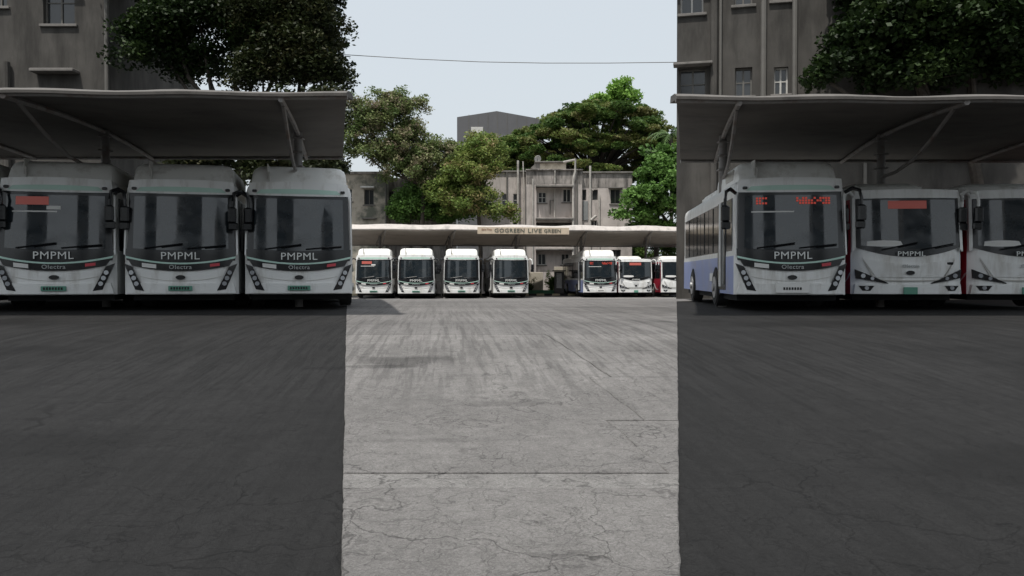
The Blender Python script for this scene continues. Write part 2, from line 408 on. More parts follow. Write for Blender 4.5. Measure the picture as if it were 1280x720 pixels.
def front_common(r, zs, plate, ptxt, pz):
    pass
def bus_base(label, x, y, rz, z, group, variant, Lb=9.0, kind='A'):
    t = thing('city_bus', label, 'bus', (x, y, z), rz, group)
    zt = 2.9 if kind == 'A' else 2.72
    low = {'white': white, 'blue': blue, 'red': red, 'cream': cream}[variant]
    key = ('body', kind, variant)
    if key not in CACHE:
        CACHE[key] = merge(body_mb(Lb, zt, 1).mesh('body', [white, low, low if kind == 'B' else (white if variant != 'cream' else cream), under]))
    obj('body', None, None, t, key=key)
    obj('underframe', lambda: MB().box(-1.08, 1.08, .5, Lb-.3, .2, .36), under, t, key='underframe')
    return t
def wheels_front(t):
    pass
def busA(label, x, y, rz=0, z=0, group='city buses parked in the far row', variant='white', display=None, sides=(-1,), plate='g', door=True, one_mirror=False, tarp=False):
    t = bus_base(label, x, y, rz, z, group, variant)
    # brow with mint band and marker lamps
    obj('brow', lambda: ribbon(arc(-1.13, 1.13, 2.6, .02), arc(-1.1, 1.1, 2.88, -.03), 16, .04, .1, 3), white, t, key='brow', smooth_=True)
    obj('brow_band', lambda: ribbon(arc(-.95, .95, 2.63, -.0), arc(-.85, .85, 2.72, -.02), 14, .05, .03), mint, t, key='browband', smooth_=True)
    for s in (-1, 1):
        obj('marker_light', lambda: MB().bbox(s*.98-.05, s*.98+.05, .1+.02, .2, 2.66, 2.72, .012), black, t, key=('mk', s))
    obj('roof_pod', lambda: pod_mb(-1.08, 1.08, .42, 3.3, 2.86, 3.34, .2, .2), podw, t, key='pod', smooth_=True)
    pg = obj('pod_side_panel', lambda: MB().bbox(-1.09, -1.05, 1.0, 1.9, 2.96, 3.2, .01), cream, t, key='podp')
    obj('pod_seam', lambda: MB().box(-.72, -.70, .42, 3.1, 3.0, 3.345).box(-.69, -.66, .385, .5, 2.92, 3.16), cream, t, key='pods')
    obj('roof_unit', lambda: pod_mb(-.95, .95, 4.2, 6.8, 2.88, 3.12, .15, .12), podw, t, key='aircon', smooth_=True)
    sc = obj('windscreen_surround', lambda: ribbon(arc(-1.14, 1.14, 1.22, .06), arc(-1.1, 1.1, 2.6, 0), 18, .018, .03, 5), black, t, key='surr', smooth_=True)
    obj('windscreen', lambda: ribbon(arc(-1.0, 1.0, 1.36, .04), arc(-.98, .98, 2.52, .0), 18, .03, .02, 6), glass, t, key='wscr', smooth_=True)
    for s in (-1, 1):
        obj('corner_trim', lambda: ribbon(L(s*1.165, 1.22, s*1.14, 2.55), L(s*1.2, 1.22, s*1.175, 2.6), 8, .03, .08), white, t, key=('ctrim', s), smooth_=True)
    obj('nose_band', lambda: ribbon(arc(-1.14, 1.14, 1.1, .1), arc(-1.17, 1.17, 1.36, .1), 18, .03, .03, 2), black, t, key='band1', smooth_=True)
    obj('nose_stripe', lambda: ribbon(arc(-1.14, 1.14, 1.15, .14), arc(-1.16, 1.16, 1.2, .155), 18, .045, .02), mint, t, key='stripe', smooth_=True)
    obj('grille_band', lambda: ribbon(arc(-1.02, 1.02, .98, .12), arc(-1.12, 1.12, 1.15, .15), 18, .038, .03, 2), black, t, key='band2', smooth_=True)
    obj('bumper', lambda: ribbon(arc(-1.16, 1.16, .36, .0), arc(-1.1, 1.1, .60, .02), 16, .05, .1, 3), white, t, key='bump', smooth_=True)
    obj('bumper_seam', lambda: ribbon(arc(-.85, .85, .735, .1), arc(-.85, .85, .745, .1), 14, .012, .02), cream, t, key='bseam')
    text('PMPML', .23, textw, t, (0, -.07, 1.19), 'pm', 0, 1.1)
    text('Olectra', .13, textg, t, (0, -.055, .945), 'ol', .0, 1.1)
    obj('logo', lambda: MB().disc((0, -.03, .72), .1, 'y', .03, 18, r2=.05), black, t, key='logo')
    npl = obj('number_plate', lambda: MB().bbox(-.25, .25, -.075, -.04, .42, .53, .008), plate_g, t, key='plg') if plate == 'g' else \
        obj('number_plate', lambda: MB().bbox(-.36, .36, -.075, -.04, .38, .6, .008), plate_w, t, key='plw')
    obj('plate_digits', lambda: (lambda m: [m.box(-.2+.058*k, -.2+.058*k+.035, -.085, -.07, .45, .505) for k in range(7)] and m)(MB()), black, npl, key='digits')
    obj('paper_sticker', lambda: ribbon(L(-.8, .95, -.5, .915), L(-.8, 1.04, -.5, 1.005), 4, .055, .02), sticker, t, key='st1')
    obj('red_sticker', lambda: ribbon(L(.62, .955, .82, .98), L(.62, 1.02, .82, 1.045), 4, .055, .02), stickr, t, key='st2')
    for s in (-1, 1):
        h = obj('headlight', lambda: ribbon(L(s*1.185, 1.03, s*.95, .45), L(s*1.02, .96, s*.76, .42), 8, .06, .06, 2), black, t, key=('hl', s), smooth_=True)
        for q in (.3, .52, .74):
            cx = (1.185+(.95-1.185)*q+1.02+(.76-1.02)*q)/2; cz = (1.03+(.45-1.03)*q+.96+(.42-.96)*q)/2
            obj('lamp', lambda: MB().disc((s*cx, fy(cx, cz)-.068, cz), .05, 'y', .03, 12), lampm, h, key=('lamp', s, q))
        if not (s > 0 and one_mirror): mirror(t, s, s > 0 and tarp, 0)
    wiper(t, -.75, .05, 1.36, 1.47); wiper(t, .15, .95, 1.36, 1.44)
    if display == 'board':
        d = obj('route_display', lambda: ribbon(L(-.78, 2.3, -.12, 2.3), L(-.78, 2.48, -.12, 2.48), 6, .038, .02), ledoff, t, key='brd')
        obj('paper_sticker', lambda: ribbon(L(-.16, 2.2, .12, 2.2), L(-.16, 2.28, .12, 2.28), 3, .04, .02), sticker, t, key='st3')
    elif display == 'led':
        def ledm():
            m = MB(); rr = random.Random(3)
            for x0, n in ((-.75, 4), (.1, 12)):
                for k in range(n):
                    x = x0+k*.062
                    for q in range(3):
                        if rr.random() < .8:
                            z = 2.32+q*.055; m.box(x, x+.042, fy(x, z)-.045, fy(x, z)-.03, z, z+.04)
            return m
        obj('route_display', ledm, led, t, key='ledm', kind='stuff')
    if display:
        obj('dash_shelf', lambda: ribbon(L(-.85, 2.14, .05, 2.14), L(-.85, 2.17, .05, 2.17), 6, .038, .02), sticker, t, key='shelf')
    for s in (-1, 1):
        if s in sides: side_set(t, 9.0, s, None, 'A', door and s < 0)
        else: wheel(t, s*(HW-.02), 2.2, s)
    return t
def busB(label, x, y, rz=0, z=0, group='city buses parked in the far row', sides=(-1,), display=True):
    t = bus_base(label, x, y, rz, z, group, 'red', kind='B')
    obj('roof_pod', lambda: pod_mb(-1.12, .55, .5, 3.4, 2.66, 2.92, .25, .18), podw, t, key='podB', smooth_=True)
    obj('roof_unit', lambda: pod_mb(-.9, .9, 4.6, 7.2, 2.68, 2.9, .2, .16), podw, t, key='podB2', smooth_=True)
    obj('brow', lambda: ribbon(arc(-1.16, 1.16, 2.5, -.0), arc(-1.12, 1.12, 2.68, -.02), 16, .04, .1, 3), white, t, key='browB', smooth_=True)
    obj('windscreen_surround', lambda: ribbon(arc(-1.13, 1.13, 1.4, .22), arc(-1.1, 1.1, 2.5, 0), 18, .018, .03, 5), black, t, key='surrB', smooth_=True)
    obj('windscreen', lambda: ribbon(arc(-1.03, 1.03, 1.44, .08), arc(-1.03, 1.03, 2.46, .0), 18, .03, .02, 6), glass, t, key='wscrB', smooth_=True)
    for s in (-1, 1):
        obj('corner_trim', lambda: ribbon(L(s*1.13, 1.35, s*1.12, 2.5), L(s*1.2, 1.3, s*1.18, 2.55), 8, .03, .08), white, t, key=('ctrimB', s), smooth_=True)
    obj('nose_panel', lambda: ribbon(arc(-.72, .72, .72, .0), arc(-1.0, 1.0, 1.16, .14), 18, .03, .04, 3), white, t, key='noseB', smooth_=True)
    obj('nose_crease', lambda: ribbon(arc(-.76, .76, .66, .03), arc(-.76, .76, .685, .03), 14, .04, .03), cream, t, key='creaseB')
    for s in (-1, 1):
        obj('nose_crease', lambda: ribbon(L(s*.76, .66, s*1.0, 1.12), L(s*.735, .67, s*.975, 1.12), 6, .036, .03), cream, t, key=('creaseB', s))
    obj('bumper', lambda: ribbon(arc(-1.17, 1.17, .35, .0), arc(-1.14, 1.14, .56, .0), 16, .05, .1, 3), white, t, key='bumpB', smooth_=True)
    obj('dash_cover', lambda: ribbon(arc(-.92, -.15, 1.43, .02), arc(-.9, -.2, 1.53, -.02), 10, .036, .02), sticker, t, key='dashB')
    text('PMPML', .15, textw, t, (0, -.09, 1.24), 'pmB', 0, 1.25)
    text('Olectra', .1, textg, t, (0, -.065, .97), 'olB', .002, 1.1)
    obj('logo', lambda: MB().disc((0, -.045, .82), .09, 'y', .03, 18, r2=.05), black, t, key='logoB')
    npl = obj('number_plate', lambda: MB().bbox(-.15, .15, -.075, -.04, .34, .5, .008), plate_g, t, key='plgB')
    obj('emblem', lambda: MB().bbox(.78, .95, .02, .09, 1.0, 1.06, .01), black, t, key='embB')
    for s in (-1, 1):
        h = obj('headlight', lambda: ribbon(L(s*1.15, .9, s*.48, .6), L(s*1.13, .7, s*.46, .575), 10, .045, .05), black, t, key=('hlB', s), smooth_=True)
        for q, r_ in ((.22, .05), (.5, .04)):
            cx = 1.14+(.47-1.14)*q; cz = .8+(.59-.8)*q
            obj('lamp', lambda: MB().disc((s*cx, fy(cx, cz)-.055, cz), r_, 'y', .03, 12), lampm, h, key=('lampB', s, q))
        f = obj('fog_light', lambda: ribbon(L(s*1.08, .53, s*.76, .53), L(s*1.0, .42, s*.84, .42), 5, .065, .04), black, t, key=('fogB', s))
        obj('lamp', lambda: MB().disc((s*.92, .02, .48), .045, 'y', .03, 10), lampm, f, key=('fogl', s))
        mirror(t, s, True, 0)
    wiper(t, -.6, .15, 1.34, 1.5); wiper(t, .25, .95, 1.34, 1.47)
    if display:
        obj('route_display', lambda: ribbon(L(-.45, 2.26, .38, 2.26), L(-.45, 2.44, .38, 2.44), 6, .038, .02), ledoff, t, key='brdB')
    for s in (-1, 1):
        if s in sides:
            side_set(t, 9.0, s, None, 'B', False)
            obj('side_swoosh', lambda: (lambda X: MB().loft([[(X, 1.0+.9*math.sin(a)*(1)+(.0), .55+.6*(1-math.cos(a))) , (X, 1.14+.9*math.sin(a), .5+.6*(1-math.cos(a))), (X+s*.012, 1.14+.9*math.sin(a), .5+.6*(1-math.cos(a))), (X+s*.012, 1.0+.9*math.sin(a), .55+.6*(1-math.cos(a)))] for a in [R(q) for q in range(-60, 75, 12)]]))(s*(HW-.005)), white, t, key=('swoosh', s))
        else: wheel(t, s*(HW-.02), 2.2, s)
    return t

G1 = 'city buses parked in the far row'
def far(px, Y): return ((px-640)/1000*Y, Y)
def rzf(deg): return R(deg)
yaw = 5.4
spec = [
 (busA, 467, 53.0, 4.5, dict(label='white bus at the left end of the far row, pale red board in its windscreen', display='board', sides=(1,))),
 (busA, 520, 52.6, yaw-1, dict(label='white bus second from left in the far row, half hidden mirror beside the first', sides=(1,))),
 (busA, 577, 53.6, yaw-2.6, dict(label='white far bus just right of the grey meter box, under the sign\'s left end', sides=(1,))),
 (busA, 639, 54.2, yaw+1.2, dict(label='white bus with cream side, directly under the right half of the long sign', variant='cream', sides=(-1,), tarp=True)),
 (busA, 751, 56.0, yaw+.6, dict(label='white bus with lilac blue side and red lit display in the far row', variant='blue', display='led', plate='w', sides=(-1,))),
 (busB, 795, 56.4, yaw, dict(label='low white bus with red sides, next right of the blue sided far bus', sides=(1, -1))),
 (busB, 848, 56.6, yaw+.5, dict(label='low white bus with red sides, rightmost of the far row', sides=(-1,), display=False)),
]
for fn, px, Y, a, kw in spec:
    x, y = far(px, Y); fn(x=x, y=y, rz=rzf(a), z=ghf(y), group=G1, **kw)
G2, G3 = 'large buses under the near left canopy', 'large buses under the near right canopy'
for px, Y, kw in ((-92, 16.9, dict(label='large white bus at the left frame edge, only its side corner in view', sides=(1,))),
                  (68, 17.4, dict(label='large white bus with pale red board in its windscreen under the near left canopy', display='board', sides=(1,))),
                  (226, 17.8, dict(label='large white bus in the middle of the near left canopy, no board in its windscreen', sides=(1,))),
                  (374, 18.3, dict(label='large white bus at the inner right end of the near left canopy', sides=(1,), one_mirror=True))):
    busA(x=(px-640)/1000*Y, y=Y, rz=R(13), z=ghf(Y), group=G2, **kw)
busA(label='large bus with lilac blue side under the near right canopy', x=(990-640)/1000*17.4, y=17.4, rz=R(-5), z=ghf(17.4), group=G3, variant='blue', display='led', plate='w', sides=(-1,))
busB(label='large low white bus with pale red display, second from left under the near right canopy', x=(1137-640)/1000*17.9, y=17.9, rz=R(-5), z=ghf(17.9), group=G3, sides=(-1, 1))
busB(label='large low white bus cut by the right frame edge, third under the near right canopy', x=(1285-640)/1000*17.9, y=17.9, rz=R(-5), z=ghf(17.9), group=G3, sides=(-1,), display=False)

# ------------------------------------------------------------------ canopies
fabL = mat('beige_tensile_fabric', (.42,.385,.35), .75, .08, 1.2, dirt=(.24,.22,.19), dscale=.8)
fabD = mat('dimmed_brown_tensile_fabric', (.105,.095,.084), .8, .14, 1.0, dirt=(.06,.055,.048), dscale=.9)  # near canopy fabric, the dimness of the sides put into its colour
_n = fabL.node_tree.nodes; _t = _n.new('ShaderNodeBsdfTranslucent'); _t.inputs[0].default_value = (.42,.385,.35, 1); _x = _n.new('ShaderNodeMixShader'); _x.inputs[0].default_value = .3
fabL.node_tree.links.new(_n['Principled BSDF'].outputs[0], _x.inputs[1]); fabL.node_tree.links.new(_t.outputs[0], _x.inputs[2]); fabL.node_tree.links.new(_x.outputs[0], _n['Material Output'].inputs[0])
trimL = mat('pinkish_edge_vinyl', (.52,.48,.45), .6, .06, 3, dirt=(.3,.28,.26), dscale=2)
trimD = mat('dimmed_edge_vinyl', (.12,.11,.1), .7, .14, 3, dirt=(.06,.056,.05), dscale=2.2, streak=False)  # near edge vinyl darkened with the same painted dimness
postm = mat('grey_steel_post', (.2,.19,.18), .55, .12, 4, dirt=(.12,.07,.05), dscale=3)
def canopy(label, A, B, A2, B2, zf, zb, fh, nb, posts, fab, trim, ptop=.0, group=None, zfR=None, purl=0):
    """A,B front corners (x,y); A2,B2 rear; zf lower front edge, zb rear height; fh fascia height; nb bays"""
    A, B, A2, B2 = map(Vector, (A, B, A2, B2)); zfR = zf if zfR is None else zfR
    t = thing('canopy', label, 'canopy', (A.x, A.y, 0), 0, group); org = Vector((A.x, A.y, 0))
    def P(u, v, dz=0):
        f = A.lerp(B, u); b = A2.lerp(B2, u); p = f.lerp(b, v)
        z = (zf+(zfR-zf)*u)*(1-v)+zb*v
        z += .22*math.sin(math.pi*v)*1.0 - .08*abs(math.sin(math.pi*u*nb))**.7*math.sin(math.pi*min(v*1.0, 1))   # arched, sagging between ribs
        z += .012*math.cos(2*math.pi*u*nb)*(1-v)
        return Vector((p.x, p.y, z+dz))-org
    mb = MB(); nu, nv = nb*10, 12
    vs = [P(i/nu, j/nv) for i in range(nu+1) for j in range(nv+1)]+[P(i/nu, j/nv, .03) for i in range(nu+1) for j in range(nv+1)]
    q = nv+1; N = (nu+1)*q
    fs = [(i*q+j, i*q+j+1, (i+1)*q+j+1, (i+1)*q+j) for i in range(nu) for j in range(nv)]
    fs += [tuple(N+k for k in f[::-1]) for f in fs]
    for i in range(nu):
        for j in (0, nv): a = i*q+j; fs.append((a, a+q, N+a+q, N+a))
    for j in range(nv):
        for i in (0, nu): a = i*q+j; fs.append((a, a+1, N+a+1, N+a))
    mb.add(vs, fs); obj('canopy_fabric', mb, fab, t, smooth_=True)
    # front edge: a tube of vinyl standing above the edge, wavy on top
    rings = []
    for i in range(nu+1):
        u = i/nu; p = P(u, 0); top = fh*(1+.07*math.cos(2*math.pi*u*nb)+.03*math.sin(u*31))+random.uniform(-.008, .008)
        rings.append([(p.x, p.y-.05, p.z-.03), (p.x, p.y-.06, p.z+.02), (p.x, p.y+.15, p.z+top*.8), (p.x, p.y+.5, p.z+top), (p.x, p.y+.55, p.z+.02)])
    obj('edge_strip', MB().loft(rings), trim, t, smooth_=True)
    obj('edge_pipe', MB().tube([P(i/40, 0, -.03)+Vector((0, .05, 0)) for i in range(41)], .045, 6), postm, t, smooth_=True)
    obj('rear_pipe', MB().tube([P(i/40, 1, -.05) for i in range(41)], .05, 6), postm, t, smooth_=True)
    for k in range(purl):
        obj('purlin', MB().tube([P(i/30, (k+1)/(purl+1), -.06) for i in range(31)], .03, 6), postm, t, smooth_=True)
    for u in posts:
        v = .55; base = P(u, v); gz = ghf(base.y+org.y)
        ps = obj('post', MB().tube([(base.x, base.y, gz-.1), (base.x, base.y, base.z-.02)], .1, 10), postm, t, smooth_=True)
        obj('arm', MB().tube([P(u, k/8, -.07) for k in range(9)], .055, 6), postm, t, smooth_=True)
        obj('brace', MB().tube([(base.x, base.y, base.z-1.1)]+[Vector((base.x, base.y, base.z-1.1)).lerp(P(u, .06, -.1), k)+Vector((0, 0, -.28*math.sin(math.pi*k))) for k in (.25, .5, .75, 1)], .04, 6), postm, t, smooth_=True)
        for k in range(3):
            obj('clamp', MB().bbox(base.x-.13, base.x+.13, base.y-.13, base.y+.13, base.z-.9+.35*k, base.z-.86+.35*k, .01), postm, t)
    return t, P, org
def zy(py, Y): return E+(345-py)/1000*Y
c1, P1, o1 = canopy('long beige fabric canopy with the sign, over the far row of buses', (far(395, 53)[0], 53.8), (far(885, 57)[0], 57.6), (far(395, 61)[0]-.8, 62), (far(885, 65)[0]-.8, 66), zy(286, 53.8), 4.0, .36, 6,
       [(475.5-395)/490, (560.5-395)/490, (644-395)/490, (727.5-395)/490, (812.5-395)/490], fabL, trimL, zfR=zy(289, 57.6))
# fabric ceilings of the two near canopies follow the line of their buses
s13 = math.tan(R(11.6))
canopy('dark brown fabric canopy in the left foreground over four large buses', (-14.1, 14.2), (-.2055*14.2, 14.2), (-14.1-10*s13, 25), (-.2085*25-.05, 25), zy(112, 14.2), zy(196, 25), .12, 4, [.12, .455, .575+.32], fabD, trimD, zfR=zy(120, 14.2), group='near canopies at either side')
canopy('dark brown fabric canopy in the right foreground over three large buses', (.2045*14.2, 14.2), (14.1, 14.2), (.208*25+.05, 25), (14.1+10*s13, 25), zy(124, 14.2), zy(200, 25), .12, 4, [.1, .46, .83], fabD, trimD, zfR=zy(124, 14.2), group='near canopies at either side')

# sign hung on the far canopy
signm = mat('faded_cream_sign', (.56,.47,.36), .6, .08, 3, dirt=(.46,.36,.27), dscale=1.5)
signt = mat('dark_green_letters', (.1,.11,.09), .6)
signr = mat('brown_letters', (.3,.16,.1), .6)
a = at(597, 285, 54.9); b_ = at(711, 285, 55.8)
ang = math.atan2(b_.y-a.y, b_.x-a.x); wd = (b_-a).length
sg = thing('sign', 'long cream sign reading GOGREEN LIVE GREEN on the far canopy edge', 'sign', ((a.x+b_.x)/2, (a.y+b_.y)/2-.35, zy(288.7, 55.2)), ang)
for k in range(4):
    ww = wd/4
    obj('sign_panel', MB().bbox(-wd/2+k*ww+.008, -wd/2+(k+1)*ww-.008, -.02+.004*(k % 2), .02, -.235, .235, .006), signm, sg)
for txt, u_, sz, mt, wpx in (('GOGREEN', -.153, .38, signt, 37), ('LIVE', .12, .40, signt, 17), ('GREEN', .315, .33, signt, 21), ('Save Tree', -.40, .17, signr, 12.5)):
    q_ = text(txt, sz, mt, sg, (u_*wd, -.035, .06 if 'S' in txt[:1] else -.01), ('sg', txt), .004)
    q_.scale.x = wpx/114*wd/q_.dimensions.x

# ------------------------------------------------------------------ buildings
stucco = mat('grey_stained_stucco', (.45,.41,.385), .9, .12, 1.3, bump=.3, dirt=(.24,.22,.2), dscale=.8, streak=True, dth=(.48,.7))
stucco2 = mat('stained_stucco_dark_top', (.31,.285,.265), .9, .2, 1.6, bump=.3, dirt=(.075,.07,.065), dscale=1.1, streak=True, dth=(.42,.62))
stuccoL = mat('patchy_beige_stucco', (.42,.38,.32), .9, .2, .9, bump=.3, dirt=(.13,.135,.11), dscale=.6, dth=(.46,.6))
stuccoD = mat('darkened_stucco', (.066,.062,.056), .9, .2, 1.2, bump=.4, dirt=(.03,.028,.025), dscale=.9, streak=True, dth=(.42,.66))  # near walls carry the dimness of the sides in their colour, under streaks
slabm = mat('weathered_concrete_slab', (.17,.16,.15), .9, .2, 2.5, dirt=(.08,.08,.07), dscale=2)
framew = mat('pale_window_frame', (.5,.49,.46), .6, .06, 5)
framed = mat('dark_window_frame', (.12,.115,.105), .7, .1, 5)
wpane = mat('window_pane', (.03,.033,.035), .12, spec=.8)
pvc = mat('grey_pvc_pipe', (.42,.4,.37), .6, .1, 3, dirt=(.2,.18,.16), dscale=2)
pvcD = mat('old_dark_pipe', (.12,.115,.105), .7, .1, 3)
roofg = mat('dark_cladding', (.10,.10,.105), .6, .06, .6)
cwall = mat('cream_wall_paint', (.5,.46,.38), .85, .08, 2, dirt=(.25,.22,.17), dscale=1.4)

def facade(mb, x0, x1, z0, z1, y, holes, depth=.22, mi=0):
    """front wall plane at y facing -y, rectangular holes (x0,x1,z0,z1) with reveals"""
    xs = sorted({x0, x1}|{h[0] for h in holes}|{h[1] for h in holes}); zs = sorted({z0, z1}|{h[2] for h in holes}|{h[3] for h in holes})
    xs = [x for x in xs if x0 <= x <= x1]; zs = [z for z in zs if z0 <= z <= z1]
    for i in range(len(xs)-1):
        for j in range(len(zs)-1):
            cx, cz = (xs[i]+xs[i+1])/2, (zs[j]+zs[j+1])/2
            if any(h[0] < cx < h[1] and h[2] < cz < h[3] for h in holes): continue
            mb.add([(xs[i], y, zs[j]), (xs[i+1], y, zs[j]), (xs[i+1], y, zs[j+1]), (xs[i], y, zs[j+1])], [(0,1,2,3)], mi)
    for h in holes:
        a, b, c, d = h; Y = y+depth
        mb.add([(a,y,c),(b,y,c),(b,y,d),(a,y,d),(a,Y,c),(b,Y,c),(b,Y,d),(a,Y,d)], [(0,1,5,4),(2,3,7,6),(0,4,7,3),(1,2,6,5)], mi)
def shell(mb, x0, x1, y0, y1, z0, z1, mi=0):       # other three walls and a roof
    mb.add([(x0,y0,z0),(x0,y1,z0),(x1,y1,z0),(x1,y0,z0),(x0,y0,z1),(x0,y1,z1),(x1,y1,z1),(x1,y0,z1)], [(0,1,5,4),(1,2,6,5),(2,3,7,6),(4,5,6,7)], mi)
def window(parent, a, b, c, d, y, fm=framew, mull=1, rail=0, depth=.22, sill=True, shade=False):
    Y = y+depth; w_ = .055
    m = MB(); m.box(a, b, Y-.07, Y+.01, c, c+w_); m.box(a, b, Y-.07, Y+.01, d-w_, d); m.box(a, a+w_, Y-.068, Y+.012, c+w_, d-w_); m.box(b-w_, b, Y-.068, Y+.012, c+w_, d-w_)
    for k in range(1, mull+1):
        x = a+(b-a)*k/(mull+1); m.box(x-.03, x+.03, Y-.06, Y+.012, c+w_, d-w_)
    for k in range(1, rail+1):
        z = c+(d-c)*k/(rail+1); m.box(a+w_, b-w_, Y-.05, Y+.01, z-.02, z+.02)
    o = obj('window', m, fm, parent)
    for k in range(mull+1):
        x0_ = a+(b-a)*k/(mull+1)+.03; x1_ = a+(b-a)*(k+1)/(mull+1)-.03
        obj('pane', MB().box(x0_, x1_, Y-.02+.01*k, Y+.0+.01*k, c+.03, d-.03), wpane, o)
    if sill: obj('sill', MB().bbox(a-.12, b+.12, y-.1, y+.04, c-.1, c-.002, .012), slabm, o)
    if shade: obj('window_hood', MB().bbox(a-.2, b+.2, y-.45, y+.03, d+.06, d+.14, .012), slabm, o)
    return o
def pipe(parent, pts, r=.06, m=None):
    return obj('pipe', MB().tube(pts, r, 8), m or pvc, parent, smooth_=True)

# central apartment block -------------------------------------------------------
YB = 68.0; u = YB/1000
X = lambda px: (px-640)*u
Z = lambda py: E+(345-py)*u
bt = thing('apartment_block', 'grey stained two storey block with pipes behind the far canopy, dish on its roof', 'building', (0, YB, 0))
def bb(mb): return mb
# left wing (px 612-637), set back
mb = MB(); holes = [(X(627), X(634), Z(257), Z(241)), (X(641.5), X(648.5), Z(257), Z(241)), (X(641), X(647), Z(284), Z(276))]
facade(mb, X(600), X(658), 0, Z(214), .9, [h for h in holes]); shell(mb, X(600), X(658), .9, 10, 0, Z(214))
obj('left_wall', mb, stucco, bt, smooth_=False)
for h in holes: window(bt, *h, .9, framew, 0, 1, sill=False)
obj('parapet', MB().bbox(X(600)-.1, X(658.5), .72, 1.1, Z(214)+.002, Z(212), .015), slabm, bt)
# middle projecting bay (px 658-727)
mb = MB(); m1 = MB()
hM = [(X(672), X(715), Z(270), Z(234.5))]
facade(mb, X(657.8), X(727.5), 0, Z(213.5), 0, [(X(670.5), X(715.5), Z(272), Z(234.5)), (X(670), X(715), Z(308), Z(278)), (X(670), X(716), Z(340), Z(314))], .55)
shell(mb, X(657.8), X(727.5), 0, 9.5, 0, Z(213.5)); obj('middle_wall', mb, stucco, bt)
mb = MB(); hs1 = [(X(673), X(683), Z(253), Z(239.5)), (X(704), X(714), Z(252), Z(235.5))]
facade(mb, X(670.5), X(715.5), Z(272), Z(234.5), .55, hs1, .2); obj('recess_wall', mb, stucco, bt)
window(bt, *hs1[0], .55, framew, 1, 1, .2); window(bt, *hs1[1], .55, framew, 1, 0, .2)
mb = MB(); facade(mb, X(670), X(715), Z(308), Z(278), .55, [], .2); obj('recess_wall', mb, stuccoD, bt)  # this recess wall takes the much darker stucco
mb = MB(); hs2 = [(X(672.5), X(682.5), Z(331), Z(317)), (X(702), X(712), Z(331), Z(317))]
facade(mb, X(670), X(716), Z(340), Z(314), .55, hs2, .2); obj('recess_wall', mb, stucco, bt)
for h in hs2: window(bt, *h, .55, framew, 1, 0, .2)
for z in (234.5, 275, 313): obj('recess_hood', MB().bbox(X(669.5), X(716.5), -.5, .3, Z(z), Z(z)+.14, .02), slabm, bt)
obj('parapet', MB().bbox(X(657), X(728.3), -.2, .3, Z(213.5)+.002, Z(212), .015), stucco2, bt)
obj('stain_band', MB().box(X(658.2), X(727), -.02, .01, Z(230), Z(214)), stucco2, bt)
# right wing (px 727-791)
mb = MB(); hR = [(X(728), X(733.5), Z(250), Z(236.5)), (X(741), X(748), Z(249.5), Z(236.5)), (X(764), X(776), Z(254), Z(236)), (X(740), X(747), Z(284), Z(275)), (X(765), X(777), Z(330), Z(312))]
facade(mb, X(727.6), X(791), 0, Z(216), .5, hR); shell(mb, X(727.6), X(791), .5, 10, 0, Z(216)); obj('right_wall', mb, stucco, bt)
for i, h in enumerate(hR): window(bt, *h, .5, framew if i in (3,) else framed, 1 if i > 1 else 0, 0, sill=i == 2, shade=i == 2)
obj('stain_band', MB().box(X(728), X(790.6), .48, .51, Z(234), Z(217)), stucco2, bt)
obj('parapet', MB().bbox(X(727.8), X(792), .3, .72, Z(216)+.002, Z(214), .015), slabm, bt)
rt = obj('roof_room', MB().bbox(X(675), X(709), 1.6, 4.5, Z(213.5), Z(200.5), .03), cwall, bt)
obj('roof_slab', MB().bbox(X(669), X(710), 1.3, 4.9, Z(200.5)+.002, Z(199), .02), slabm, bt)
obj('roof_prop', MB().add([(X(664), 1.5, Z(207)), (X(672), 1.5, Z(200)), (X(676), 1.5, Z(200)), (X(675), 1.5, Z(212)), (X(664), 3.5, Z(207)), (X(672), 3.5, Z(200)), (X(676), 3.5, Z(200)), (X(675), 3.5, Z(212))], [(0,1,2,3),(4,5,6,7),(0,1,5,4),(1,2,6,5),(2,3,7,6),(3,0,4,7)]), slabm, bt)
pipe(bt, [(X(647.5), .5, 0), (X(647.5), .5, Z(200))], .09); pipe(bt, [(X(654.5), .5, Z(284)), (X(654.8), .5, Z(230)), (X(653.8), .5, Z(201))], .05)
pipe(bt, [(X(666), -.12, 0), (X(666), -.12, Z(224))], .07)
pipe(bt, [(X(716), -.35, 0), (X(716), -.35, Z(224)), (X(718.5), -.3, Z(215)), (X(718.8), -.3, Z(200.5)), (X(706), 1.2, Z(200.3))], .1)
pipe(bt, [(X(721), -.1, 0), (X(721), -.1, Z(225))], .06, pvcD)
pipe(bt, [(X(693.5), .35, Z(271)), (X(693.5), .35, Z(235))], .06); pipe(bt, [(X(693.5), -.15, Z(230)), (X(693.5), -.15, Z(213))], .05)
pipe(bt, [(X(688), .4, Z(268)), (X(688), .4, Z(250)), (X(692), .4, Z(250))], .05, pvcD)
pipe(bt, [(X(738), .3, 0), (X(738), .3, Z(207))], .09); pipe(bt, [(X(739), .25, Z(275)), (X(745.5), .2, Z(269.5))], .12)
pipe(bt, [(X(749.5), .35, 0), (X(749.5), .35, Z(243))], .07); pipe(bt, [(X(633.5), .75, Z(257)), (X(633.5), .75, Z(214))], .05, pvcD)
pipe(bt, [(X(657), -.05, 0), (X(657), -.05, Z(232))], .05, pvcD); pipe(bt, [(X(742), .3, Z(238)), (X(739), .3, Z(236))], .05)
obj('blue_grey_panel', MB().bbox(X(728.5), X(735.5), .42, .5, Z(275), Z(251), .01), mat('blue_grey_board', (.2,.21,.21), .8, .1), bt)
ds = thing('satellite_dish', 'round pale satellite dish on the roof of the grey block', 'dish', (X(672.5), YB+2, Z(199)))
mbd = MB(); rings = []
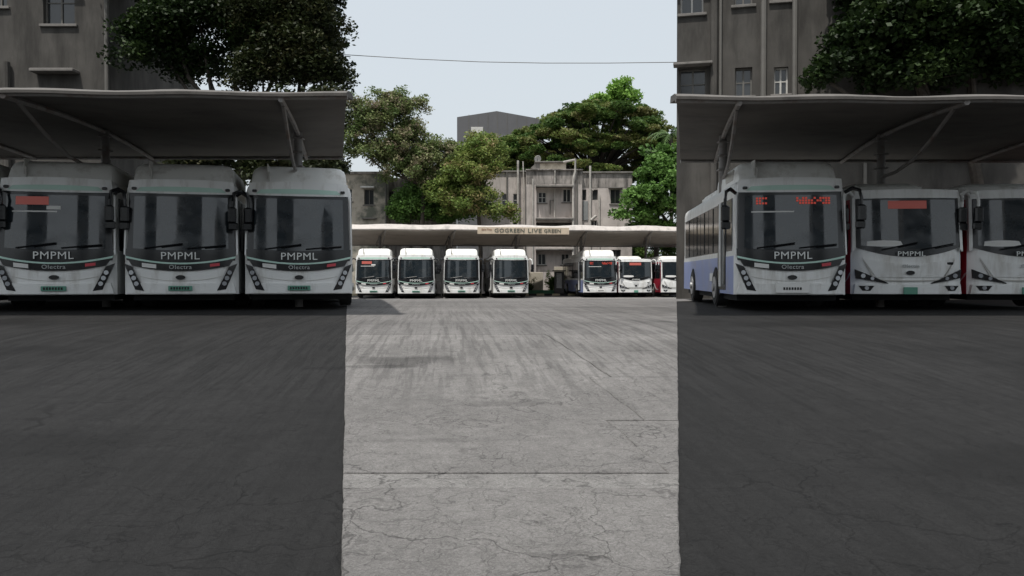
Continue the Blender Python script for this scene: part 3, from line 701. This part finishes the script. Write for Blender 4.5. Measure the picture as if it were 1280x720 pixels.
for k in range(5):
    r_ = .02+.075*k; rings.append([(r_*math.cos(q*math.pi/8), -.08*(k/4)**2, r_*math.sin(q*math.pi/8)) for q in range(16)])
mbd.loft(rings, cap=False); dd = obj('dish_bowl', mbd, framew, ds, (0, 0, .3), smooth_=True); dd.rotation_euler = (R(18), 0, R(25))
mo = dd.modifiers.new('th', 'SOLIDIFY'); mo.thickness = .02
obj('dish_stand', MB().tube([(0, 0, 0), (0, 0, .45)], .03, 6), pvcD, ds)

# left old block (px 380-492) ----------------------------------------------------
bl = thing('apartment_block', 'patchy beige flat roofed block seen behind the left tree above the far canopy', 'building', (0, YB, 0))
mb = MB(); hL = [(X(455.5), X(467.5), Z(256), Z(237)), (X(432), X(440.5), Z(252), Z(236)), (X(484), X(490), Z(260), Z(238)), (X(470), X(480), Z(305), Z(292))]
facade(mb, X(370), X(483.8), 0, Z(218), 0, hL[:2]+[hL[3]]); shell(mb, X(370), X(483.8), 0, 11, 0, Z(218)); obj('front_wall', mb, stuccoL, bl)
mb = MB(); facade(mb, X(483.8), X(560), 0, Z(221), 1.0, [hL[2]]); shell(mb, X(483.8), X(560), 1.0, 11, 0, Z(221)); obj('recessed_wall', mb, stucco2, bl)
window(bl, *hL[0], 0, framed, 1, 0, shade=False); window(bl, *hL[1], 0, framew, 0, 2); window(bl, *hL[3], 0, framed, 1); window(bl, *hL[2], 1.0, framed, 0)
obj('window_hood', MB().bbox(X(452), X(469), -.5, .02, Z(235.6), Z(233.6), .02), mat('white_asbestos', (.6,.6,.58), .7, .1), bl)
obj('ledge', MB().bbox(X(453), X(471), -.3, .02, Z(274), Z(272.5), .02), slabm, bl)
obj('parapet', MB().bbox(X(369), X(484.2), -.2, .25, Z(218)+.002, Z(215), .02), stucco2, bl)
obj('corner_pipe', MB().tube([(X(482.8), -.1, 0), (X(482.8), -.1, Z(219))], .07, 8), pvcD, bl)

# grey clad block with low gable behind the trees --------------------------------
YG = 105.0; gx = lambda px: (px-640)*YG/1000; gz = lambda py: E+(345-py)*YG/1000
gb = thing('clad_building', 'dark grey clad building with low gable showing above the trees', 'building', (0, YG, 0))
mb = MB(); mb.add([(gx(571.5), 0, 0), (gx(571.5), 0, gz(147)), (gx(621), 0, gz(139.5)), (gx(680), 0, gz(150)), (gx(680), 0, 0), (gx(571.5), 14, 0), (gx(571.5), 14, gz(147)), (gx(621), 14, gz(139.5)), (gx(680), 14, gz(150)), (gx(680), 14, 0)],
   [(0,1,2,3,4),(9,8,7,6,5),(0,1,6,5),(1,2,7,6),(2,3,8,7),(3,4,9,8)]); obj('clad_wall', mb, roofg, gb)
for k in range(8): 
    px = 586+k*12; zt = gz(147-(px-571.5)*.15) if px < 621 else gz(139.5+(px-621)*.178)
    obj('cladding_seam', MB().box(gx(px)-.03, gx(px)+.03, -.04, .0, 0, zt-.1), pvcD, gb)
o = obj('window_band', MB().bbox(gx(589), gx(604), -.1, .0, gz(168), gz(159.5), .02), framew, gb)
o = obj('rain_stain_board', MB().box(gx(588), gx(660), -.05, .01, gz(185), gz(169)), mat('cladding_lower', (.14,.14,.145), .6), gb)
obj('mast', MB().tube([(gx(586), .5, gz(148)), (gx(586), .5, gz(143))], .04, 5), pvc, gb)

# near right dark block and near left dark block ---------------------------------
def dark_block(label, corner, rz, width, depth, top, wins, pipes, hoods=()):
    t = thing('dark_building', label, 'building', (corner[0], corner[1], 0), rz)
    mb = MB(); facade(mb, 0, width, 0, top, 0, [w_[:4] for w_ in wins], .25); shell(mb, 0, width, 0, depth, 0, top)
    obj('front_wall', mb, stuccoD, t)
    for w_ in wins: window(t, *w_[:4], 0, w_[4], 1, 1, .25, shade=w_[5])
    for x, r_, z0, z1, m in pipes: pipe(t, [(x, -.15, z0), (x, -.15, z1)], r_, m)
    for x0, x1, z in hoods: obj('ledge', MB().bbox(x0, x1, -.5, .0, z, z+.12, .02), slabm, t)
    return t
Yr = 29.0; v = Yr/1000
zz = lambda py: E+(345-py)*v
xx = lambda px: (px-843)*v*.97
wins = [(xx(843)+.12, xx(876), zz(20), zz(-25), framew, True), (xx(914), xx(936), zz(14), zz(-20), framed, False), (xx(960), xx(980), zz(12), zz(-22), framed, False), (xx(1035), xx(1062), zz(24), zz(-22), framew, True),
        (xx(962), xx(979), zz(125), zz(92), framew, False), (xx(915), xx(936), zz(125), zz(90), framed, False), (xx(846), xx(880), zz(125), zz(88), framed, True)]
dark_block('darkened building with drain pipes above the near right canopy', (.2035*Yr+.05, Yr), R(-13), 17, 9, 15.5, wins,
           [(xx(889), .13, 0, 15, stuccoD), (xx(897), .05, 0, 15, pvcD), (xx(949), .1, 0, 15, pvcD), (xx(986), .09, 0, 15, pvcD), (xx(1068), .06, 0, 15, pvcD)])
Yl = 30.0; v = Yl/1000; xl = lambda px: (px+60)*v
winl = [(xl(57), xl(96), zz(32), zz(-25), framed, True), (xl(-10), xl(12), zz(10), zz(-25), framed, False), (xl(60), xl(96), zz(160), zz(120), framed, False)]
dark_block('darkened building with a barred window above the near left canopy', ((-60-640)*v, Yl), 0, (200)*v, 8, 14.5, winl,
           [(xl(138), .08, 0, 14.5, pvcD), (xl(14), .12, 0, 9.5, stuccoD)], [(xl(48), xl(102), zz(94))])

# far ground floor: planted bed, kerb, notice board, boxes ------------------------
bed = thing('planter_bed', 'green painted planter edge below the ground floor windows of the far block', 'planter', at(682, 366, 63.5)*1 - Vector((0, 0, 0)))
bed.location.z = ghf(63.5)
obj('planter_edge', MB().bbox(-1.9, 1.2, -.1, .1, 0, .38, .02), mat('green_paint', (.05,.2,.1), .6, .15, 3), bed)
obj('planter_edge', MB().bbox(1.25, 2.4, -.1, .1, 0, .5, .02), mat('dark_green_paint', (.03,.07,.045), .6, .15, 3), bed)
kerb = thing('kerb', 'black and cream striped kerb running behind the far row of buses', 'kerb', (0, 61.6, ghf(61.6)))
kb = mat('kerb_black', (.03,.03,.03), .8, .2); kc = mat('kerb_cream', (.5,.44,.3), .8, .12, 6)
for k in range(44):
    obj('kerb_stone', lambda: MB().bbox(0, .58, 0, .2, -.05, .14, .02), kb if k % 2 else kc, kerb, (-12.5+k*.6, 0, 0), key=('kerb', k % 2))
nb_ = thing('notice_board', 'dark framed notice board with white sheet beside the planter', 'notice board', (far(699.5, 62.2)[0], 62.2, ghf(62.2)))
obj('board_frame', MB().bbox(-.42, .36, -.08, .08, .1, 1.85, .02), black, nb_)
obj('board_sheet', MB().bbox(-.24, .16, -.1, -.085, .55, 1.7, .004), mat('pale_sheet', (.5,.5,.5), .6, .2, 9), nb_)
obj('board_roof', MB().bbox(-.55, .48, -.25, .25, 1.86, 1.95, .02), black, nb_)
cw = thing('low_wall', 'patched cream plaster wall behind the plants at the far block', 'wall', (far(676, 65)[0], 65.5, 0))
obj('wall_panel', MB().bbox(-1.0, .2, -.06, .06, .0, 1.85, .02), cwall, cw)
obj('wall_panel', MB().bbox(1.1, 2.6, -.06, .06, .0, 2.3, .02), cwall, cw)
mbx = thing('meter_box', 'grey electrical meter box on legs between the second and third far buses', 'meter box', (far(547.5, 57)[0], 57, ghf(57)))
boxm = mat('meter_grey', (.26,.26,.25), .6, .1)
obj('cabinet', MB().bbox(-.3, .3, -.12, .12, 1.15, 2.15, .02), boxm, mbx)
obj('cabinet_window', MB().bbox(-.14, .14, -.14, -.1, 1.65, 1.9, .006), wpane, mbx)
for s in (-1, 1): obj('leg', MB().box(s*.24-.03, s*.24+.03, -.04, .04, 0, 1.16), boxm, mbx)
# boundary walls behind the near canopies
def bwall(label, p, q, h):
    p, q = Vector(p), Vector(q); d = q-p; t = thing('boundary_wall', label, 'wall', (p.x, p.y, 0), math.atan2(d.y, d.x), 'boundary walls')
    obj('wall_body', MB().box(0, d.length, 0, .2, 0, h), stuccoD, t); obj('coping', MB().bbox(-.02, d.length+.02, -.06, .26, h+.002, h+.1, .015), slabm, t); return t
bwall('dark boundary wall behind the near left canopy, right of the dark building', (-15, 29.2), (-.211*27-.1, 27.2), 2.9)

# ------------------------------------------------------------------ trees
def leaf_mat(name, cols, trans=.35):
    m = bpy.data.materials.new(name); m.use_nodes = True; n = m.node_tree.nodes; l = m.node_tree.links; b = n['Principled BSDF']
    at_ = n.new('ShaderNodeAttribute'); at_.attribute_name = 'tone'
    rp = n.new('ShaderNodeValToRGB'); e = rp.color_ramp.elements
    for i, c in enumerate(cols):
        p = i/(len(cols)-1)
        if i == 0: e[0].position = 0; e[0].color = (*c, 1)
        elif i == len(cols)-1: e[-1].position = 1; e[-1].color = (*c, 1)
        else: q = e.new(p); q.color = (*c, 1)
    l.new(at_.outputs['Fac'], rp.inputs[0]); l.new(rp.outputs[0], b.inputs['Base Color'])
    b.inputs['Roughness'].default_value = .55; b.inputs['Specular IOR Level'].default_value = .25
    tr = n.new('ShaderNodeBsdfTranslucent'); l.new(rp.outputs[0], tr.inputs[0])
    mx = n.new('ShaderNodeMixShader'); mx.inputs[0].default_value = trans
    l.new(b.outputs[0], mx.inputs[1]); l.new(tr.outputs[0], mx.inputs[2]); l.new(mx.outputs[0], n['Material Output'].inputs[0]); return m
bark = mat('dark_bark', (.05,.042,.034), .9, .3, 6, bump=.5)
def leaves(clumps, size, mat_, parent, name='crown', aspect=.55):
    """clumps: list of (centre, (rx,ry,rz), n leaves, tone). Each leaf is a bent pair of triangles (rhombus)."""
    cs = []; tones = []
    for c, r_, n, tone in clumps:
        d = rng.normal(size=(n, 3)); d /= np.linalg.norm(d, axis=1)[:, None]
        rad = rng.random(n)**.45
        cs.append(np.array(c)+d*rad[:, None]*np.array(r_)); tones.append(np.clip(tone+rng.normal(0, .13, n), 0, 1))
    P = np.concatenate(cs); T = np.concatenate(tones); N = len(P)
    nrm = rng.normal(size=(N, 3)); nrm[:, 2] = np.abs(nrm[:, 2])+.5; nrm /= np.linalg.norm(nrm, axis=1)[:, None]
    a = np.cross(nrm, rng.normal(size=(N, 3))); a /= np.linalg.norm(a, axis=1)[:, None]; b = np.cross(nrm, a)
    s = size*(.6+.8*rng.random(N))[:, None]
    V = np.stack([P-a*s*.5, P+b*s*.5*aspect-nrm*s*.06, P+a*s*.5-nrm*s*.12, P-b*s*.5*aspect-nrm*s*.06], 1).reshape(-1, 3)
    me = bpy.data.meshes.new(name); me.vertices.add(N*4); me.vertices.foreach_set('co', V.ravel())
    me.loops.add(N*4); me.loops.foreach_set('vertex_index', np.arange(N*4, dtype=np.int32))
    me.polygons.add(N); me.polygons.foreach_set('loop_start', np.arange(0, N*4, 4, dtype=np.int32)); me.polygons.foreach_set('loop_total', np.full(N, 4, dtype=np.int32))
    at_ = me.attributes.new('tone', 'FLOAT', 'FACE'); at_.data.foreach_set('value', T.astype(np.float32))
    me.materials.append(mat_); me.update(); me.validate()
    o = bpy.data.objects.new(name, me); C.objects.link(o); o.parent = parent; return o
def tree(label, base, fork, blobs, nc, per, size, mat_, tr=.3, flat=.7, cr=(.5, .95), name='broadleaf_tree', group=None, tone=(.2, .8), lean=0, hollow=.35, twigs=.5, aspect=.55):
    """blobs: (centre, radii) ellipsoids in world space; clumps fill their outer shells"""
    base = Vector(base); t = thing(name, label, 'tree', base, 0, group)
    mb = MB(); F = Vector(fork)-base
    mid = F*.5+Vector((random.uniform(-.2, .2)+lean, 0, 0))
    mb.tube([Vector((0, 0, -.2)), mid*.3, mid, F], [tr*1.25, tr, tr*.85, tr*.75], 9)
    tm = MB(); cl = []
    vol = [b[1][0]*b[1][1]*b[1][2] for b in blobs]; tv = sum(v_**.8 for v_ in vol)
    for (c, r_), v_ in zip(blobs, vol):
        c = Vector(c)-base; r_ = Vector(r_)
        j = F.lerp(c, .5)+Vector((random.uniform(-.3, .3), random.uniform(-.3, .3), -.12*(c-F).length))
        mb.tube([F, j, c], [tr*.6, tr*.38, tr*.2], 7)
        k = max(4, int(nc*v_**.8/tv))
        for i in range(k):
            d = Vector(rng.normal(size=3)).normalized(); q = hollow+(1-hollow)*random.random()**.6
            if d.z < -.55: d.z *= -.6
            p = c+Vector((d.x*r_.x, d.y*r_.y, d.z*r_.z))*q*1.02
            s = random.uniform(*cr)
            cl.append((tuple(p), (s, s, s*flat), int(per*(s/cr[1])**2*random.uniform(.6, 1.3)), random.uniform(*tone)))
            if random.random() < twigs:
                h = c.lerp(p, .5)+Vector((0, 0, -.15)); tm.tube([c, h, p], [tr*.14, tr*.09, tr*.04], 4)
    obj('trunk', mb, bark, t, smooth_=True)
    if tm.v: obj('branches', tm, bark, t)['kind'] = 'stuff'
    leaves(cl, size, mat_, t, aspect=aspect); return t
lm_mix = leaf_mat('olive_leaves', [(.09,.14,.045), (.15,.2,.07), (.22,.25,.11), (.27,.22,.16)])
lm_yel = leaf_mat('yellow_green_leaves', [(.1,.16,.04), (.16,.23,.055), (.23,.28,.08), (.25,.2,.1)])
lm_brt = leaf_mat('bright_green_leaves', [(.07,.14,.035), (.11,.21,.05), (.16,.29,.075)])
lm_drk = leaf_mat('rain_tree_leaves', [(.05,.1,.025), (.085,.15,.035), (.15,.19,.05), (.19,.18,.075)])
lm_lit = leaf_mat('light_green_leaves', [(.14,.27,.05), (.2,.36,.07), (.27,.42,.1)])
lm_nd = leaf_mat('near_dimmed_leaves', [(.01,.02,.006), (.02,.04,.01), (.034,.058,.015)], .2)  # near foliage with the dimness of the sides put into the leaf colours
lm_nd2 = leaf_mat('near_dimmed_olive_leaves', [(.015,.022,.008), (.03,.042,.013), (.05,.05,.02)], .2)  # olive leaves, dimmed in colour the same way
def bl_(px, py, Y, rx, rz, ry=None):       # ellipsoid given in picture units at depth Y
    k = Y/1000; return (at(px, py, Y), (rx*k, (ry or (rx+rz)/2)*k, rz*k))
# airy mottled tree on the left
Y = 65.5
tree('airy mottled tree with dark forked trunk in front of the beige block', (far(529, Y)[0], Y, 0), at(530, 232, Y),
     [bl_(470, 150, Y, 30, 26), bl_(505, 135, Y, 30, 22), bl_(480, 125, Y, 20, 14), bl_(455, 185, Y, 24, 22), bl_(505, 180, Y, 34, 26), bl_(540, 195, Y, 34, 26), bl_(500, 215, Y, 26, 20), bl_(560, 212, Y, 26, 24), bl_(522, 205, Y, 34, 34), bl_(462, 160, Y, 28, 22), bl_(515, 165, Y, 26, 24), bl_(488, 145, Y, 34, 28), bl_(482, 195, Y, 22, 18), bl_(548, 228, Y, 24, 22), bl_(490, 190, Y, 26, 26), bl_(425, 165, Y, 24, 26), bl_(445, 132, Y, 16, 14), bl_(565, 185, Y, 14, 12)],
     820, 160, .21, lm_mix, .22, cr=(.3, .8), hollow=.1, tone=(.05, 1))
tree('fresh green understorey tree between the trunk of the mottled tree and the canopy', (far(512, 66.5)[0], 66.5, 0), at(512, 270, 66.5),
     [bl_(512, 258, 66.5, 22, 20), bl_(545, 262, 66.5, 28, 20), bl_(530, 240, 66.5, 24, 18), bl_(498, 268, 66.5, 14, 14), bl_(570, 268, 66.5, 24, 16)], 190, 150, .26, lm_brt, .14, cr=(.5, .9), tone=(.1, .8))
tree('yellow green mottled tree left of the grey block', (far(598, 64.5)[0], 64.5, 0), at(598, 262, 64.5),
     [bl_(595, 200, 65, 32, 26), bl_(618, 190, 65, 16, 18), bl_(575, 220, 64, 30, 24), bl_(600, 235, 64, 20, 26), bl_(580, 258, 64, 34, 22), bl_(626, 268, 64, 26, 13), bl_(612, 215, 64.5, 16, 16), bl_(600, 176, 66, 20, 12), bl_(556, 240, 64, 20, 20)],
     300, 150, .24, lm_yel, .2, cr=(.4, .85), tone=(.1, 1), hollow=.2)
tree('dark bushy tree low between the two mottled trees', (far(560, 67)[0], 67, 0), at(560, 270, 67),
     [bl_(560, 240, 67, 34, 34), bl_(535, 225, 67, 22, 22), bl_(590, 250, 67, 26, 30)], 110, 150, .26, lm_drk, .16, cr=(.5, .95), tone=(0, .6))
# big rain tree behind the block: flat pads in layers
def rain():
    Y = 84.0; base = Vector((far(738, Y)[0], Y, 0)); t = thing('rain_tree', 'huge dark umbrella shaped tree rising behind the grey block', 'tree', base)
    F = at(742, 225, Y)-base; mb = MB(); mb.tube([(0,0,-.2), (.2,0,F.z*.5), F], [.8, .6, .5], 10); cl = []; tm = MB()
    outline = [(628, 176), (640, 168), (660, 160), (685, 150), (700, 142), (720, 134), (742, 127), (765, 126), (790, 130), (812, 140), (822, 155), (835, 168)]
    pads = []
    for i in range(230):
        px = random.uniform(622, 838); top = np.interp(px, [p[0] for p in outline], [p[1] for p in outline])
        py = top+4+(218-top)*random.random()**1.1
        dy = random.uniform(-9, 7)*(1-.5*abs(px-735)/110)
        pads.append((px, py, Y+dy, random.uniform(10, 24), random.uniform(3.0, 6)))
    for k in range(26):
        px = 628+k*8.2; top = np.interp(px, [p[0] for p in outline], [p[1] for p in outline]); pads.append((px, top+random.uniform(3, 7), Y+random.uniform(-3, 1), random.uniform(10, 17), random.uniform(4, 5.5)))
    for i, (px, py, yy, rx, rz) in enumerate(pads):
        c = at(px, py, yy)-base; k = yy/1000; r_ = (rx*k, rx*k*.8, rz*k); tn = random.uniform(.05, .95)
        for q in range(5):
            a_ = random.uniform(0, 6.28); rr = random.random()**.5
            cc = (c.x+math.cos(a_)*rr*r_[0]*.75, c.y+math.sin(a_)*rr*r_[1]*.75, c.z+random.uniform(-.25, .25))
            cl.append((cc, (r_[0]*.55, r_[1]*.55, r_[2]*.9), 150, np.clip(tn+random.uniform(-.2, .2), 0, 1)))
        if i % 3 == 0:
            j = F.lerp(c, .5)+Vector((0, 0, .3)); tm.tube([F, j, c], [.2, .12, .04], 6)
    obj('trunk', mb, bark, t, smooth_=True); obj('branches', tm, bark, t); leaves(cl, .3, lm_drk, t)
rain()
tree('light green tree top poking above the dark umbrella tree', (far(768, 92)[0], 92, 0), at(770, 170, 92),
     [bl_(755, 128, 92, 16, 10), bl_(776, 118, 92, 16, 13), bl_(780, 106, 92, 7, 7), bl_(788, 122, 92, 8, 10), bl_(746, 132, 92, 7, 7)], 90, 110, .4, lm_lit, .2, cr=(.5, 1.0), tone=(.1, .9), flat=.8)
tree('bright broad leaved tree covering the right end of the grey block', (far(822, 66)[0], 66, 0), at(822, 262, 66),
     [bl_(815, 215, 65.5, 28, 18), bl_(830, 235, 65, 32, 22), bl_(805, 250, 64.5, 30, 18), bl_(790, 266, 64.5, 26, 12), bl_(835, 262, 65, 34, 16), bl_(840, 205, 66, 22, 20), bl_(862, 230, 66, 26, 30), bl_(820, 190, 66.5, 14, 10), bl_(812, 284, 66, 30, 14), bl_(842, 290, 66, 30, 14)],
     280, 120, .32, lm_brt, .25, cr=(.45, .85), tone=(0, 1), aspect=.7)
# palm behind, right
def palm():
    Y = 78; base = Vector((far(838, Y)[0], Y, 0)); t = thing('palm_tree', 'feathery palm top at the right behind the bright broad leaved tree', 'tree', base)
    top = at(838, 170, Y).z; obj('trunk', MB().tube([(0,0,0), (.1,0,top*.5), (0,0,top)], [.22,.17,.15], 8), bark, t, smooth_=True)
    for k in range(13):
        a_ = k*2.4; up = random.uniform(.2, 1.1); Lf = 2.4; m = MB(); pts = []
        for i in range(9):
            s = i/8; pts.append(Vector((math.cos(a_)*s*Lf, math.sin(a_)*s*Lf, top+up*s*2.2-1.9*s*s)))
        side = Vector((-math.sin(a_), math.cos(a_), 0))
        m.tube(pts, .03, 4)
        for i in range(1, 9):
            p = pts[i]; wd_ = .55*math.sin(math.pi*min(1, i/8*.85+.1)); d = (pts[i]-pts[i-1]).normalized()*.1
            for sg_ in (-1, 1):
                for h in (0, .5):
                    pp = p-(pts[i]-pts[i-1])*h
                    m.add([pp-d*.5, pp+d*.5, pp+side*sg_*wd_+d*2.2+Vector((0,0,-.25))], [(0,1,2)])
        o = obj('frond', m, lm_lit_plain, t)
lm_lit_plain = mat('palm_green', (.07,.13,.03), .6, .2, 3)
palm()
# trees behind the blocks, closing the view low down
tree('dark tree behind the roof at the left, seen through the mottled tree', (far(455, 82)[0], 82, 0), at(455, 250, 82), [bl_(440, 232, 82, 30, 14), bl_(400, 225, 82, 30, 20)], 60, 120, .35, lm_drk, .2, tone=(0, .6))
# near left trees (dark, behind the near left canopy)
tree('dark leafy tree with leaning trunks behind the near left canopy', (-10.6, 30.5, ghf(30)), (-10.3, 30.5, 6.6),
     [bl_(200, 60, 30, 45, 60), bl_(250, 20, 30, 60, 60), bl_(330, 60, 30, 60, 55), bl_(300, -40, 31, 90, 60), bl_(258, 84, 30.5, 40, 32), bl_(190, -40, 30, 60, 60), bl_(385, 20, 30.5, 40, 60), bl_(400, 85, 30, 30, 28)],
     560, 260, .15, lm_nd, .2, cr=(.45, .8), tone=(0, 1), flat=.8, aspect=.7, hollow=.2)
tree('dark olive tree at the inner end of the near left canopy', (-8.3, 28.6, ghf(28.6)), (-8.2, 28.8, 5.5),
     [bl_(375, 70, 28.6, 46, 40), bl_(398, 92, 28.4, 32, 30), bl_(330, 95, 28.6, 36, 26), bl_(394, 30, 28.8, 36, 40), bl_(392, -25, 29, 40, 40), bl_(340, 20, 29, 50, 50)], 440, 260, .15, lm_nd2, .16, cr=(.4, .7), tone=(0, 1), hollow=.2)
tree('low dark tree behind the near left buses, between canopy and boundary wall', (-9.2, 26.6, ghf(26.6)), (-9.0, 26.6, 3.6),
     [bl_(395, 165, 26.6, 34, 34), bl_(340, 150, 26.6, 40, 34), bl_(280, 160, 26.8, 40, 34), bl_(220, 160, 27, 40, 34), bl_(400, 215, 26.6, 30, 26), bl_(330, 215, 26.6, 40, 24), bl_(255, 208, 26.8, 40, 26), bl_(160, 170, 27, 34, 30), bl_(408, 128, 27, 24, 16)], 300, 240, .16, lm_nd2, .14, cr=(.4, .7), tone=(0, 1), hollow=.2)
# near right tree
tree('dark broad leaved tree in front of the darkened building at the right', (16.0, 26.8, ghf(26.8)), (15.4, 26.8, 5.5),
     [bl_(1120, 40, 26.5, 75, 45), bl_(1060, 85, 26.5, 42, 20), bl_(1150, 90, 26.5, 70, 24), bl_(1210, 50, 26.5, 80, 60), bl_(1090, -10, 26.8, 50, 35), bl_(1200, -30, 27, 100, 50), bl_(1275, 90, 26.6, 50, 24), bl_(1030, 100, 26.4, 20, 8)],
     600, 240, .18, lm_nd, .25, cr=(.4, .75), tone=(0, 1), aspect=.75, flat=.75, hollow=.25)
for px_, lab in ((800, 'dark bush under the far canopy behind the low red sided bus'), (842, 'dark bush under the far canopy at its right end')):
    tree(lab, (far(px_, 72)[0], 72, 0), at(px_, 345, 72), [bl_(px_, 325, 71, 24, 24), bl_(px_+16, 300, 72, 22, 18), bl_(px_-10, 305, 72, 18, 16)], 70, 150, .28, lm_drk, .12, tone=(0, .6), name='bush')
# plants by the far block
for i, (px, h, n_, lab) in enumerate(((690, 1.9, 40, 'tall strap leaved green plant right of centre in the planter'), (696, 1.5, 26, 'brownish shrub between the green plant and the notice board'), (663, 1.4, 26, 'dark green shrub by the right mirror of the cream sided bus'))):
    Yp = 63.9; t = thing('garden_plant', lab, 'plant', (far(px, Yp)[0], Yp, ghf(Yp)), 0, 'plants in front of the far block'); m = MB()
    for k in range(n_):
        a_ = random.uniform(0, 6.28); sp = random.uniform(.1, .75); hh = h*random.uniform(.5, 1.1); wd_ = random.uniform(.03, .06)
        pts = [Vector((math.cos(a_)*sp*s*s, math.sin(a_)*sp*s*s, hh*(s-.25*s*s*s))) for s in (0, .3, .6, .85, 1)]
        sd_ = Vector((-math.sin(a_), math.cos(a_), 0))
        vs = []; 
        for j, p in enumerate(pts): ww = wd_*(1.2-abs(j-1.5)*.3) if j < 4 else .005; vs += [p-sd_*ww, p+sd_*ww]
        m.add(vs, [(2*j, 2*j+1, 2*j+3, 2*j+2) for j in range(4)])
    obj('foliage', m, [lm_lit_plain, mat('shrub_brown', (.09,.075,.04), .8), mat('shrub_dark', (.03,.06,.02), .8)][i], t)
    leaves([((random.uniform(-.5, .5), random.uniform(-.25, .2), h*random.uniform(.2, .95)), (.28, .22, .3), 60, random.random()) for q in range(9)], .13, [lm_lit, lm_mix, lm_drk][i], t, name='leaf_tuft')['kind'] = 'stuff'

# overhead cable
cab = MB().tube([at(px, py, 31) for px, py in ((120, 52), (250, 60), (438, 70), (520, 75), (600, 78.5), (680, 80), (760, 80), (842, 79), (1000, 74), (1160, 66))], .014, 5)
tag(obj('overhead_cable', cab, pvcD), 'thin cable sagging across the sky above the yard', 'cable')

# towers behind the photographer, mirrored in the windscreens
tw = mat('tower_plaster', (.3,.3,.3), .8, .1, .5); 
for x, y, wx, h, lab in ((-26, -70, 14, 34, 'pale tower block behind the viewer, left'), (6, -95, 16, 52, 'tall pale tower block behind the viewer, middle'), (44, -80, 18, 30, 'pale tower block behind the viewer, right')):
    t = thing('tower_block', lab, 'building', (x, y, 0), 0, 'towers behind the viewer')
    obj('wall', MB().box(-wx/2, wx/2, -6, 6, 0, h), tw, t)
    for f in range(int(h/3.2)):
        obj('window_row', MB().box(-wx/2+1, wx/2-1, 6, 6.05, f*3.2+1.2, f*3.2+2.4), wpane, t, key=None)

for x, y, h, lab in ((-34, -48, 11, 'unseen leafy tree added behind the viewer, leftmost of the row'), (-12, -55, 9, 'lowest unseen leafy tree of the row added behind the viewer'), (14, -50, 12, 'tallest unseen leafy tree of the row added behind the viewer'), (36, -52, 10, 'unseen leafy tree added behind the viewer, rightmost of the row')):  # unseen row, added to break up the reflections in the windscreens
    tree(lab, (x, y, 0), (x, y, h*.45), [((x, y, h*.7), (4.5, 3.5, h*.3)), ((x+3, y, h*.6), (3.5, 3, h*.25))], 70, 60, .45, lm_drk, .25, cr=(.8, 1.4), group='unseen trees added behind the viewer')
